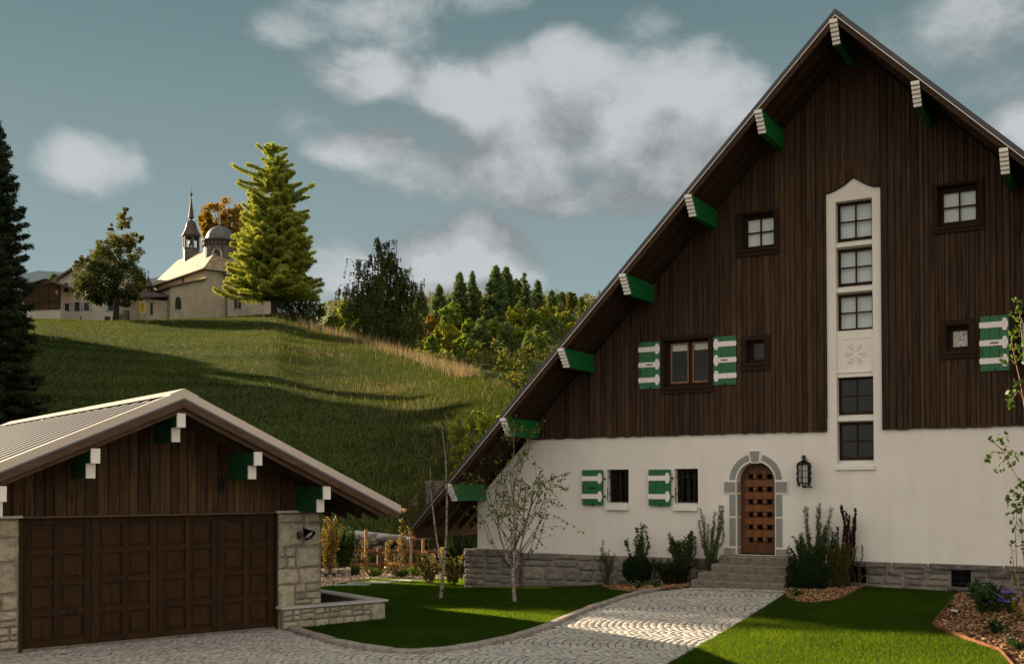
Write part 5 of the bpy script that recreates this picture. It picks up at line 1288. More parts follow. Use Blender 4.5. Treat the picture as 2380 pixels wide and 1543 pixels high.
# small spruce behind the barn
p=ground_at(124,175.); t=thing('spruce_tree','small spruce peeking up behind the barn roof','spruce tree',(p[0],p[1],at(124,690,175.)[2])); spruce(t,at(124,638,175.)[2]-t.location[2],1.9,m_spruceF,G(8),dens=2.2,leafL=.35,droop=.1,up=-.3)
# big weeping birch on the ridge
p=ground_at(900,131.); p[2]-=1.2; top=at(886,572,131.)[2]
t=thing('weeping_birch','large dark weeping birch with two stems on the ridge','birch tree',p); weeping(t,top-p[2],5.0,m_birchD,G(9),2900,stems=3,leaf=.25,base=.10,hangl=2.4,fill=1.7)
GRP='trees of the forest slope'
# forest conifers: px of top, py of top, py of base, half width px, distance, material, label
m_=dict(F=m_spruceF,L=m_spruceL,N=m_spruceN)
FC=[(979,676,735,13,215,'F','small spruce tip just right of the weeping birch'),
(1021,663,745,17,235,'F','squat pointed spruce, leftmost of the skyline conifers'),
(1069,634,760,22,240,'F','tall spruce, left of a pair with a narrow neighbour'),
(1098,630,755,15,245,'F','narrow gappy spruce between two stouter ones'),
(1153,618,775,30,235,'F','stout twin spruce, tallest on the skyline'),
(1177,621,765,26,242,'F','stout spruce, right half of the tallest twin pair'),
(1219,635,735,18,262,'F','airy spruce standing right of the tallest twin pair'),
(1250,650,735,16,270,'F','thin open spruce standing alone against the sky'),
(1282,675,735,14,285,'F','dark spruce right of the thin open one'),
(1296,684,735,10,290,'F','slim dark spruce squeezed between two taller tips'),
(1307,679,735,12,285,'F','dark pointed spruce beside the rounded birch top'),
(1351,691,740,12,285,'F','last small spruce on the skyline before the roof'),
(1045,690,760,11,250,'F','slender spruce behind the squat pointed one'),
(1118,742,880,36,200,'F','wide dark spruce in the middle of the slope'),
(1090,790,885,30,192,'F','shorter wide spruce leaning on the middle one'),
(1178,750,890,33,198,'F','broad dark spruce right of the middle one'),
(1250,758,850,26,212,'L','paler feathery spruce near the roof line'),
(1288,736,820,22,228,'L','tall pale feathery spruce touching the roof line'),
(1230,775,895,26,190,'L','pale spruce with ragged side low beside the roof'),
(1308,752,810,18,235,'L','pale young spruce in the upper right of the slope'),
(1272,772,840,18,214,'L','small pale spruce under the feathery pair'),
(1205,790,880,24,196,'F','dim spruce half hidden between two broad ones'),
(1330,735,790,15,245,'L','small pale spruce beside the birch at the roof line')]
for i,(px,pt,pb,hw,Y,mm,lb) in enumerate(FC):
    z1=at(px,pt,Y)[2]; z0=at(px,pb,Y)[2]; x=at(px,pb,Y)[0]
    t=thing('spruce_tree',lb,'spruce tree',(x,Y,z0),0,GRP); spruce(t,z1-z0,hw*Y/FPX*1.5,m_[mm],G(100+i),dens=1.7 if hw>20 else 1.5,leafL=.55,power=.72,droop=.35 if mm=='F' else .2,start=.03,gap=.35 if i in (3,6,7) else 0)
FB=[(1047,728,30,24,215,m_grn1,'rounded pale green tree below the leftmost skyline conifers'),
(1002,760,22,26,205,m_rust,'yellow-brown tree beside the weeping birch'),
(1037,785,38,36,190,m_grn2,'large yellow-green tree in the lower left of the slope'),
(1005,800,22,24,184,m_grn1,'dull green tree under the yellow-brown one'),
(1089,762,18,20,205,m_grn1,'small green tree left of the middle spruce'),
(1205,736,32,26,225,m_grn2,'wide yellow-green tree on the upper slope'),
(1238,740,26,24,222,m_grn1,'rounded green tree right of the wide yellow-green one'),
(1266,732,22,16,240,m_grn2,'flat-topped yellowish tree under the thin open spruce'),
(1305,738,22,15,246,m_grn2,'flat-topped yellowish tree under the right-hand spruces'),
(1150,756,20,16,210,m_grn1,'grey-green leafy top between the two broad spruces'),
(1210,782,22,14,202,m_grn3,'bright lime tree between the broad and the feathery spruces'),
(1075,825,30,42,182,m_grn1,'domed green tree with a lit left side'),
(1170,855,20,36,178,m_grn1,'single leafy tree standing out low in front of dark spruces'),
(996,833,20,18,172,m_grn3,'bright yellow-green shrub behind the crest'),
(1030,850,26,14,168,m_grn1,'low green thicket behind the crest'),
(1120,880,22,12,160,m_grn1,'low dim thicket behind the lower crest'),
(1328,695,15,16,275,m_birchF,'rounded birch top on the skyline near the roof'),
(1201,665,12,18,258,m_birchF,'olive leafy top between skyline spruces'),
(1113,690,10,20,252,m_rust,'rusty leafy top behind the narrow gappy spruce'),
(810,722,26,22,178,m_grn1,'green tree left of the weeping birch'),
(845,728,26,24,172,m_grn1,'tall dull green tree touching the weeping birch'),
(783,755,22,16,158,m_grn3,'bright green bush just right of the dark ridge bush'),
(805,765,14,10,152,m_grn3,'small bright bush under the green tree'),
(825,778,22,11,146,m_rust,'yellow-orange low bush on the ridge'),
(960,740,24,26,195,m_grn1,'green tree peering over the right side of the weeping birch'),
(950,790,22,26,180,m_grn1,'dim green tree at the right foot of the weeping birch'),
(1060,700,20,26,258,m_oak,'dark leafy mass under the skyline pair'),
(1255,800,22,20,206,m_grn1,'dull green crown low beside the ragged spruce'),
(1135,720,20,22,236,m_oak,'dark leafy crown at the foot of the stout twins'),
(1335,765,20,16,240,m_grn2,'yellowish crown cut by the roof line')]
for i,(px,pc,rx,ry,Y,mm,lb) in enumerate(FB):
    g=G(200+i); x,_,zc=at(px,pc,Y); gz=zc-ry*Y/FPX-.6*ry*Y/FPX; k=Y/FPX; rx,ry=rx*k,ry*k
    t=thing('bush' if 'bush' in lb or 'shrub' in lb or 'thicket' in lb else 'broadleaf_tree',lb,'bush' if 'bush' in lb or 'shrub' in lb or 'thicket' in lb else 'tree',(x,Y,gz),0,GRP)
    cz=zc-gz; bl=[(0,0,cz-.1*ry,rx*.75,rx*.7,ry*.8)]
    for q in range(6):
        a=g.uniform(0,2*PI); bl.append((rx*.55*math.cos(a),rx*.5*math.sin(a),cz+ry*g.uniform(-.6,.62),rx*g.uniform(.32,.5),rx*.42,ry*g.uniform(.28,.42)))
    bl.append((g.uniform(-.2,.2)*rx,0,cz+ry*.7,rx*.34,rx*.34,ry*.3)); bl.append((0,0,cz-ry*.8,rx*.8,rx*.7,ry*.6))
    broadleaf(t,bl,int(2400+1100*rx),mm,g,(cz,.2),.46)
# far-off wood filling the slope behind the single trees
g=G(300); C=[];A=[]
for i in range(520):
    px=g.uniform(770,1500); Y=g.uniform(150,330); x=(px-1190)/FPX*Y; z=float(tz(x,Y)); r=g.uniform(1.2,2.4); k=130
    top_lim=2.2+g.uniform(0,1.5)
    p=np.array([x,Y+2,z+.5])+unit(g.normal(size=(k,3)))*np.array([r,r,top_lim])*g.uniform(.5,1,k)[:,None]**.5; C.append(p); A.append(unit(g.normal(size=(k,3))))
C=np.concatenate(C);A=np.concatenate(A); L=.65*g.uniform(.6,1.3,len(C)); o=leafquads('wood_understorey',C,A,L,L*.6,m_oak,None,g); o['kind']='stuff'; o['label']='dense dark undergrowth of the forest slope'
# bright hazel behind the chalet
p=np.array([*at(1110,1010,38.)[:2],0]); t=thing('hazel_shrub','bright lime-green shrub showing above the chalet roof edge','shrub',(p[0],p[1],float(zg(p[0],p[1]))-.1))
B=[blob_px(*q,38,np.array(t.location)) for q in ((1095,1010,45,30),(1060,1030,26,40),(1125,985,45,28),(1090,1060,50,40),(1150,1020,50,50),(1070,975,10,16),(1055,1000,10,14),(1105,960,14,16),(1100,1110,50,60))]
broadleaf(t,B,4200,m_hazel,G(31),(2.6,.06),.115,bark=m_stem,shell=.3,wd=.8)
# ------------------------------------------------------------------ garden
def plant(name,label,cat,base,stems,L,W,mat,smat,per_m,g,group=None,spread=.5,up=.6,side=0,sr=.008,start=.15,twig=0):
    """stems: list of polylines relative to the base; leaves set along each stem (and along short twigs)"""
    t=thing(name,label,cat,base,0,group); lim=[];C=[];A=[]
    for P in stems:
        P=np.array(P,float); n=24; k=np.linspace(0,1,len(P)); s=np.linspace(0,1,n); Q=np.stack([np.interp(s,k,P[:,i]) for i in range(3)],1)
        for _ in range(2): Q[1:-1]=(Q[:-2]+2*Q[1:-1]+Q[2:])/4
        ln=np.linalg.norm(np.diff(Q,axis=0),axis=1).sum(); lim.append((Q[::4] if n>4 else Q,[sr*(1-.75*i/5)+.0015 for i in range(len(Q[::4]))]))
        m=max(3,int(per_m*ln*2.2)); q=g.uniform(start,1.,m); c=np.stack([np.interp(q,s,Q[:,i]) for i in range(3)],1)
        d=unit(np.stack([np.interp(q,s,np.gradient(Q[:,i])) for i in range(3)],1)); r=unit(np.cross(d,g.normal(size=(m,3))))
        a=unit(r*spread+d*up+g.normal(0,.2,(m,3))); l=L*g.uniform(.55,1.2,m)
        if twig:
            for i in range(m):
                if g.uniform()<.35: lim.append(([c[i],c[i]+a[i]*twig*.5+np.array([0,0,.1*twig]),c[i]+a[i]*twig],[sr*.4,sr*.3,.001]))
            o=g.uniform(0,1,m)*twig; c=c+a*o[:,None]; a=unit(a*.4+g.normal(0,.6,(m,3))+np.array([0,0,-.3]))
        C.append(c+a*(l*.5)[:,None]);A.append(a)
    C=np.concatenate(C);A=np.concatenate(A); l=L*g.uniform(.55,1.2,len(C)); leafquads('leaves',C,A,l,l*W,mat,t,g)
    limbmesh('stems',lim,smat,t,5); return t
def fan(n,h,w,g,lean=.15,crook=.05):
    out=[]
    for i in range(n):
        a=g.uniform(0,2*PI); r=w*g.uniform(.2,1); hh=h*g.uniform(.6,1); e=np.array([math.cos(a)*r,math.sin(a)*r*.8,hh]); b0=np.array([math.cos(a),math.sin(a),0])*w*.12
        out.append([b0,b0+(e-b0)*.35+np.array([0,0,hh*.08])+g.normal(0,crook,3),b0+(e-b0)*.7+g.normal(0,crook,3),e+g.normal(0,lean*.2,3)])
    return out
def onwall(px,py,w): # point on a plane parallel to the chalet front, w metres in front of it
    r=ray(px,py); o=np.array(HO)-_hw*w; t=((o-CC)@_hw)/(r@_hw); p=CC+r*t; return np.array([p[0],p[1],float(zg(p[0],p[1]))+.02])
def hgt(px,pt,base): return at(px,pt,base[1])[2]-base[2]
def bed_plant(name,label,cat,px,ptop,w,n,L,W,mat,smat,per,seed,wd,half,**k):
    g=G(seed); b=onwall(px,ptop,wd); h=hgt(px,ptop,b); return plant(name,label,cat,b,fan(n,h,half,g),L,W,mat,smat,per,g,**k)
bed_plant('feathery_shrub','thin feathery plant against the dark stone base, leftmost in the left bed','shrub',1410,1252,0,9,.075,.16,m_willow,m_stemg,70,401,.55,.22)
bed_plant('leafy_shrub','upright dark serrated shrub between the barred windows and the clipped ball','shrub',1488,1209,0,9,.07,.55,m_dkleaf,m_stem,62,402,.35,.55,twig=.06)
bed_plant('leafy_shrub','dense round-leaved shrub left of the feathery willow in the left bed','shrub',1590,1236,0,26,.062,.5,m_dkleaf,m_stem,75,403,.45,.42,twig=.05)
bed_plant('willow_shrub','tall wispy willow-like shrub left of the stone steps','shrub',1650,1168,0,13,.09,.13,m_willow,m_stemg,95,404,.45,.36)
bed_plant('juniper','low dark spreading juniper left of the steps','shrub',1562,1300,0,60,.06,.22,m_box,m_stem,150,405,.8,.55,spread=.7)
bed_plant('leafy_shrub','glossy dark shrub tight against the right side of the door','shrub',1868,1240,0,26,.065,.5,m_dkleaf,m_stem,80,406,.45,.52,twig=.05)
bed_plant('willow_shrub','tall wispy willow-like shrub right of the door','shrub',1897,1172,0,12,.09,.13,m_willow,m_stemg,85,407,.4,.36)
bed_plant('purple_shrub','upright purple-leaved shrub right of the door','shrub',1968,1166,0,11,.055,.6,m_purple,m_stem,110,408,.35,.30)
bed_plant('leafy_shrub','slim green upright shrub between the willow and the purple shrub','shrub',1935,1209,0,7,.06,.55,m_dkleaf,m_stem,90,409,.45,.16)
bed_plant('feathery_shrub','soft yellow-green feathery shrub behind the right clipped ball','shrub',1950,1262,0,40,.065,.2,m_birchF,m_stemg,120,410,.75,.36)
bed_plant('fern_spray','arching narrow-leaved spray over the stone base right of the purple shrub','shrub',1990,1268,0,4,.06,.25,m_willow,m_stem,60,411,.3,.30)
def ball(px,py,rpx,wd,label,seed):
    g=G(seed); b=onwall(px,py,wd); r=rpx*b[1]/FPX; zc=hgt(px,py,b); t=thing('clipped_ball','x','shrub',b); t['label']=label; n=15000
    d=unit(g.normal(size=(n,3))); q=g.uniform(.72,1.03,n)+.05*np.sin(d[:,0]*9)*np.sin(d[:,2]*8+d[:,1]*5); C=d*(r*q)[:,None]*np.array([1,1,.98])+np.array([0,0,zc]); A=unit(d*.7+g.normal(0,.6,(n,3))); L=.034*g.uniform(.6,1.3,n); leafquads('leaves',C,A,L,L*.6,m_box,t,g)
    bm=MB(); bm.lathe([(.02,0),(.03,zc*.6)],(0,0,0),6); bm.build('stem',m_stem,t)
    V=MB(); V.lathe([(r*.66*math.sin(a),zc-r*.66*math.cos(a)) for a in np.linspace(.1,PI-.1,9)],(0,0,0),14); V.build('inner_twigs',m_box,t,smooth=True)
ball(1481,1324,34,.75,'smaller clipped dark box ball in the left bed',420); ball(1878,1337,48,1.15,'larger clipped dark box ball right of the steps',421)
def flowers(px,py,label,n,spread,mat,seed,h=.16,fr=.014,wd=None,name='daisy_clump',leafm=m_dkleaf,lv=90,cat='flowers'):
    g=G(seed); b=gp(px,py)+np.array([0,0,.03]); st=[]
    for i in range(n): 
        a=g.uniform(0,2*PI); r=spread*g.uniform(.1,1); st.append([(0,0,0),(math.cos(a)*r*.5,math.sin(a)*r*.5,h*.6),(math.cos(a)*r,math.sin(a)*r,h*g.uniform(.6,1.2))])
    t=plant(name,label,cat,b,st,.05,.3,leafm,m_stemg,lv,g,sr=.003)
    C=[];A=[]
    for s in st:
        c=np.array(s[-1]); 
        for k in range(9):
            a=2*PI*k/9; d=np.array([math.cos(a),math.sin(a)*.7,.45+.3*math.sin(a)]); C.append(c+d*fr*.6); A.append(unit(d))
    C=np.array(C);A=np.array(A); L=np.full(len(C),fr*1.5); leafquads('petals',C,A,L,L*.55,mat,t,g); return t
flowers(1483,1372,'white daisies at the foot of the smaller clipped ball',16,.20,m_wfl,430); flowers(1526,1370,'white daisies beside the juniper',10,.16,m_wfl,431)
flowers(1850,1392,'white daisies below the larger clipped ball',14,.20,m_wfl,432); flowers(1975,1360,'white daisies at the right end of the bed by the cellar vent',9,.22,m_wfl,433,h=.12)
flowers(2345,1432,'clump of purple asters in the right mulch bed',26,.40,m_aster,434,.36,.04,name='aster_clump',lv=30); flowers(2312,1480,'low grassy clump of small white flowers in the right mulch bed',16,.22,m_wfl,435,.2,.014,lv=200)
flowers(2366,1520,'green clump with white flowers at the lower right corner',14,.22,m_wfl,436,.2,.015,lv=160); flowers(2219,1444,'lone white flower near the steel edging corner',1,.02,m_wfl,437,.17,.05,name='white_flower')
g=G(440); b=gp(2298,1425); plant('hydrangea','sprawling broad-leaved shrub with reddened leaves before the right cellar vent','shrub',b,fan(22,hgt(2298,1352,b),.62,g),.11,.5,m_dkleaf,m_stem,34,g,twig=.05)
g=G(441); b=gp(2385,1440); plant('golden_shrub','small bright yellow-green shrub at the right edge','shrub',b,fan(14,hgt(2372,1385,b),.3,g),.05,.6,m_hazel,m_stem,60,g)
# young birches on the left lawn
def pxline(pts,Y,b,dy=None): return [at(x,y,Y+(dy[i] if dy else 0))-b for i,(x,y) in enumerate(pts)]
def young_birch(label,base,trunk,seed,nbr,lmax,z0,leaf,per,forks=(),lean=.5,zmax=1.):
    g=G(seed); b=gp(*base); Y=b[1]; t=thing('young_birch',label,'birch tree',b)
    T=np.array(pxline(trunk,Y,b)); k=np.linspace(0,1,len(T)); s=np.linspace(0,1,30); Q=np.stack([np.interp(s,k,T[:,i]) for i in range(3)],1)
    for _ in range(3): Q[1:-1]=(Q[:-2]+2*Q[1:-1]+Q[2:])/4
    H=Q[-1,2]; bm=MB(); bm.tube(Q,[.040*(1-q)**.8+.005 for q in s],8); 
    main=[Q]
    for f in forks:
        Fp=np.array(pxline(f,Y,b,[.0]+[.25*i for i in range(1,len(f))])); kk=np.linspace(0,1,len(Fp)); F2=np.stack([np.interp(s,kk,Fp[:,i]) for i in range(3)],1)
        for _ in range(3): F2[1:-1]=(F2[:-2]+2*F2[1:-1]+F2[2:])/4
        bm.tube(F2,[.026*(1-q)**.7+.004 for q in s],6); main.append(F2)
    bm.build('trunk',m_birch,t,smooth=True)
    lim=[];C=[];A=[]
    for i in range(nbr):
        M_=main[0] if (len(main)==1 or g.uniform()<.65) else main[g.integers(1,len(main))]
        q=g.uniform(z0,zmax); p=np.array([np.interp(q,s,M_[:,j]) for j in range(3)]); a=g.uniform(0,2*PI); ln=lmax*(1.15-q)**.8*g.uniform(.45,1.05)
        d=np.array([math.cos(a),math.sin(a),0]); e=p+d*ln*lean+np.array([0,0,ln*.85]); m=p+(e-p)*.5+d*ln*.10; tip=e+d*ln*.16+np.array([0,0,-ln*.06])
        lim.append(([p,m,e,tip],[.009,.006,.0035,.0015])); pts=np.array([p,m,e,tip])
        subs=[pts]
        for _ in range(3):
            u=g.uniform(.35,.95); p2=np.array([np.interp(u*3,range(4),pts[:,j]) for j in range(3)]); d2=unit(d*g.uniform(.2,1)+g.normal(0,.6,3)+np.array([0,0,.15])); l2=ln*g.uniform(.2,.42); e2=p2+d2*l2+np.array([0,0,-.05*l2]); lim.append(([p2,(p2+e2)/2+np.array([0,0,.04*l2]),e2],[.004,.0025,.001])); subs.append(np.array([p2,(p2+e2)/2+np.array([0,0,.04*l2]),e2]))
        for sp in subs:
            l=np.linalg.norm(sp[-1]-sp[0]); n=g.poisson(per*l); u=g.uniform(.25,1,n); c=np.stack([np.interp(u*(len(sp)-1),range(len(sp)),sp[:,j]) for j in range(3)],1); C.append(c+g.normal(0,.022,(n,3))); A.append(unit(g.normal(0,.6,(n,3))+np.array([0,0,-.8])))
    C=np.concatenate(C);A=np.concatenate(A); L=leaf*g.uniform(.65,1.3,len(C)); leafquads('leaves',C+A*(L*.5)[:,None],A,L,L*.78,m_yb,t,g); limbmesh('branches',lim,m_twig,t,4)
    r=MB(); r.lathe([(.30,-.02),(.26,.045),(.05,.05)],(0,0,0),14); r.build('mulch_ring',m_mulch,t)
young_birch('young leafy birch with many rising branches before the chalet corner',(1197,1403),[(1197,1403),(1191,1340),(1197,1250),(1194,1150),(1193,1060),(1196,995)],501,60,2.0,.16,.060,11,[[(1192,1345),(1215,1250),(1240,1150)],[(1191,1335),(1160,1240),(1150,1130)]],.48)
young_birch('slender young birch with a bare forked white trunk, left of the leafy one',(1024,1396),[(1024,1396),(1030,1330),(1038,1240),(1039,1150),(1036,1060),(1026,985)],502,26,1.8,.48,.057,5.5,[[(1029,1325),(1015,1255),(1003,1160),(1000,1080)]],.62)
# sapling at the right edge: trunk just outside the frame
g=G(510); b=gp(2420,1478); Y=b[1]
def pl(*q): return [at(x,y,Y)-b for x,y in q]
st=[pl((2420,1478),(2412,1300),(2392,1160),(2380,1137),(2347,1080),(2332,1053),(2319,1015)),pl((2410,1478),(2400,1200),(2385,950),(2370,880),(2362,848),(2350,790),(2346,768)),pl((2418,1400),(2400,1000),(2385,850),(2372,760),(2368,700)),
    pl((2392,1478),(2372,1400),(2362,1300),(2360,1230),(2366,1150)),pl((2398,1478),(2366,1360),(2352,1290),(2350,1250)),pl((2400,1478),(2380,1300),(2374,1210),(2372,1140)),pl((2385,935),(2368,905),(2352,928),(2346,945)),pl((2362,848),(2350,835),(2338,838)),pl((2340,1065),(2325,1075),(2318,1092)),pl((2332,1053),(2310,1048),(2298,1062)),pl((2330,1045),(2312,1030),(2300,1022))]
sap=plant('maple_sapling','tall maple sapling with lobed sunlit leaves at the right edge','sapling',b,[s for s in st],.075,.75,m_mapleS,m_stake,0,g,sr=.011)
C=[];A=[]
def clus(px,py,n,sp):
    c=at(px,py,Y)-b; C.append(c+g.normal(0,sp,(n,3))); A.append(unit(g.normal(0,.7,(n,3))+np.array([0,0,-.5])))
for px,py,n,sp in [(2303,1018,7,.045),(2329,1025,9,.055),(2300,1048,6,.035),(2297,1064,6,.035),(2340,1030,8,.06),(2354,1048,10,.07),(2345,1074,8,.05),(2324,1092,6,.035),(2364,1065,8,.06),(2360,727,9,.06),(2366,750,8,.05),(2349,775,7,.04),(2352,803,12,.07),(2372,800,10,.07),(2339,838,9,.045),(2353,914,9,.055),(2347,940,7,.04),(2372,780,8,.06),(2376,830,8,.05),(2366,890,5,.05),(2372,1120,12,.07),(2368,1150,20,.08),(2374,1170,22,.08),(2362,1175,14,.08),(2358,1215,10,.07),(2372,1225,12,.09),(2366,1260,7,.1),(2370,1300,6,.1),(2376,700,8,.06)]: clus(px,py,n,sp)
C=np.concatenate(C);A=np.concatenate(A); L=.095*g.uniform(.6,1.25,len(C)); leafquads('leaves',C,A,L,L*.75,m_mapleS,sap,g)
# rear garden: fence, stakes, shrubs
def fp(px,py): return gp(px,py)
Yf=36.
fb=at(882,1327,Yf); fn=thing('rail_fence','brown round-rail garden fence behind the rear mulch bed','fence',(fb[0],Yf,float(zg(fb[0],Yf))))
def rel(px,py,dy=0): return at(px,py,Yf+dy)-np.array(fn.location)
b=MB(); b.tube([rel(882,1340),rel(882,1273)],.09,10); b.build('post',m_rail,fn); b=MB(); b.tube([rel(1075,1345),rel(1075,1274)],.09,10); b.build('post',m_rail,fn); b=MB(); b.tube([rel(740,1340),rel(740,1273)],.09,10); b.build('post',m_rail,fn)
for y0,y1 in ((1280,1282),(1311,1312)): b=MB(); b.tube([rel(735,y0,.05),rel(1095,y1,.05)],.055,10); b.build('rail',m_rail,fn)
def stake(pts,r,label,mat=m_stake,Y=35.6):
    b0=at(*pts[-1],Y); b0[2]=float(zg(b0[0],Y)); b=MB(); P=[at(x,y,Y)-b0 for x,y in pts[:-1]]+[np.array([0,0,-.1])]; b.tube(P,r,8); tag(b.build('tree_stake',mat,loc=b0),label,'stake','tree stakes in the rear bed')
stake([(851,1230),(851,1335)],.055,'upright grey-brown stake with an autumn climber, left of the fence post'); stake([(898,1259),(904,1335)],.045,'leaning stake just right of the fence post'); stake([(932,1248),(944,1335)],.05,'more steeply leaning stake between the fence post and the braced stakes')
sb_=at(970,1334,35.5); bs=thing('braced_stakes','pair of peeled posts joined by a crossbar','stakes',(sb_[0],35.5,float(zg(sb_[0],35.5))))
for px,yb,dy in ((955,1338,0),(983.5,1332,.4)):
    b=MB(); q=lambda x,y:at(x,y,35.5+dy)-np.array(bs.location); b.tube([q(px,yb),q(px,1234)],.055,10); b.build('post',m_stake,bs)
b=MB(); b.tube([at(952,1250,35.4)-np.array(bs.location),at(989,1250,35.7)-np.array(bs.location)],.05,10); b.build('crossbar',m_stake,bs)
# concrete water trough and rubble at the foot of the hill
wp=at(878,1262,41.); wp[2]=float(tz(wp[0],41.)); ws=thing('garden_wall','low rubble wall topped by a long pale concrete slab at the foot of the hill','wall',wp)
q=lambda x,y,dy=0:at(x,y,41+dy)-wp
b=MB(); P0,P1=q(800,1236),q(960,1253); b.hexa([P0+np.array([0,0,-.12]),P1+np.array([0,0,-.12]),P1+np.array([.3,.9,-.12]),P0+np.array([.3,.9,-.12]),P0,P1,P1+np.array([.3,.9,.03]),P0+np.array([.3,.9,.03])]); b.build('slab',m_coping,ws)
R=random.Random(8); b=MB()
for k in range(60):
    x=R.uniform(790,965); f=(x-790)/175; y=R.uniform(1243+f*14,1288); c=q(x,y,R.uniform(-.2,.2)); r=R.uniform(.10,.2); b.stone(c[0]-r*1.3,c[0]+r*1.3,c[2]-r*.8,c[2]+r*.8,c[1]+.2,.25,R)
b.build('rubble',m_base,ws)
# round stone planter
rp=at(772,1338,33.5); rp[2]=float(zg(rp[0],33.5)); rs=thing('stone_ring','low round planter of warm field stones at the garage corner','planter',rp); R=random.Random(6)
b=MB()
for row in range(2):
    for k in range(14):
        a=2*PI*(k+.5*row)/14; c=np.array([-.1+.55*math.cos(a),.55*math.sin(a),.1+.15*row]); n=unit(np.array([math.cos(a),math.sin(a),0])); s=np.array([-n[1],n[0],0]); w=R.uniform(.09,.125)
        b.stone(-w,w,-.075,.075,0,.12,R,lambda p:c+s*p[0]+n*(-p[1])+np.array([0,0,p[2]]))
b.build('ring_stones',m_pier,rs); b=MB(); b.lathe([(.52,.0),(.52,.28)],(-.1,0,0),16); b.build('soil',m_mulch,rs)
# stone and log barn behind the chalet
sp=at(1040,1290,41.5); sp[2]=float(zg(sp[0],41.5))-.1; sn=thing('log_shed','old log shed with a pale plastered stone end behind the chalet corner','shed',sp,-.1)
b=MB(); b.box(-1.05,-.42,-.3,.4,-.3,2.3); b.build('stone_end',plaster_mat('old_plaster',(.46,.41,.33),.25,14),sn); b=MB(); R=random.Random(1)
for k in range(10): 
    b.tube([(-.42,-.02+R.uniform(-.03,.03),-.1+k*.24),(5,-.02+R.uniform(-.03,.03),-.1+k*.24+R.uniform(-.02,.02))],.118,8)
b.build('log_wall',m_log,sn); b=MB(); b.hexa([(-1.4,-.6,2.35),(5,-.6,2.35),(5,3,3.3),(-1.4,3,3.3),(-1.4,-.6,2.45),(5,-.6,2.45),(5,3,3.4),(-1.4,3,3.4)]); b.build('roof',m_brown,sn)
def rear(name,label,cat,px,pt,Y,n,half,L,W,mat,smat,per,seed,**k):
    g=G(seed); b=at(px,1330,Y); b[2]=float(zg(b[0],Y)); h=hgt(px,pt,b); return plant(name,label,cat,b,fan(n,h,half,g),L,W,mat,smat,per,g,**k)
rear('golden_shrub','tall autumn shrub with orange leaves right beside the garage pier','shrub',764,1195,33.,17,.42,.07,.6,m_gold,m_stem,38,601,twig=.08)
rear('conifer_shrub','dark bushy conifer shrub between the garage pier and the fence','shrub',797,1226,34.5,60,.52,.09,.25,m_dkleaf,m_stem,110,602,spread=.7)
rear('golden_shrub','young tree with yellow leaves tied to the grey-brown stake','shrub',849,1244,35.5,6,.35,.07,.65,m_gold,m_stem,22,603,twig=.1)
rear('golden_shrub','thin orange-leaved sapling on the stake right of the fence post','shrub',900,1246,35.5,6,.40,.08,.65,m_gold,m_stem,26,604,twig=.1)
rear('golden_shrub','thin orange-leaved sapling on the steeply leaning stake','shrub',934,1205,35.5,5,.32,.08,.65,m_gold,m_stem,22,605,twig=.1)
rear('hydrangea','hydrangea with dry tan flower heads, left of the two','shrub',1000,1276,30.5,16,.42,.10,.6,m_hyd,m_stem,24,606); rear('hydrangea','greener hydrangea by the chalet plinth','shrub',1050,1292,30.,18,.40,.10,.6,m_hyd,m_stem,26,607)
for px,py,n,lb,sd in ((1000,1285,11,'dry tan flower heads',620),):
    g=G(sd); hd=[o for o in COL.objects if o.get('label','').startswith('hydrangea with dry tan')][0]; C=[];A=[]
    for k in range(15):
        c=at(g.uniform(972,1032),g.uniform(1276,1325),30.4)-np.array(hd.location); m=40; d=unit(g.normal(size=(m,3))); C.append(c+d*.075); A.append(unit(np.cross(d,g.normal(size=(m,3)))))
    for c_,a_ in zip(C,A): leafquads('flower_head',c_,a_,np.full(len(c_),.05),np.full(len(c_),.04),m_hydfl,hd,g)
rear('conifer_shrub','dark upright conifer in the shade behind the chalet corner','shrub',1070,1222,33.,70,.42,.10,.22,m_spruceN,m_stem,120,608,spread=.6)
rear('leafy_shrub','loose olive shrub rising behind the slender birch at the hill foot','shrub',990,1095,39.5,26,1.1,.08,.6,m_birchF,m_stem,38,609,twig=.15)
for i,(px,pt,lb,s) in enumerate(((825,1318,'low green perennial at the left of the rear bed',.3),(870,1322,'low green perennial left of the orange flowers',.3),(935,1324,'low green perennial right of the orange flowers',.28),(965,1320,'low green perennial under the braced stakes',.3),(790,1332,'low green perennial before the stone ring',.25))):
    rear('perennial',lb,'plant',px,pt,34.2-.3*(i%3),26,s,.09,.22,m_grn1 if i%2 else m_dkleaf,m_stemg,60,630+i,spread=.5)
flowers(914,1341,'orange rudbeckia flowers in the rear bed',7,.16,m_ofl,640,.34,.05,name='rudbeckia',lv=40)
rear('dry_grass','dry bent grass plumes beside the orange flowers','plant',918,1286,34.4,9,.36,.10,.12,m_dry,m_dry,20,641)
rear('dry_grass','dry bent grass plumes under the leaning stakes','plant',940,1290,34.4,8,.3,.10,.12,m_dry,m_dry,20,642)
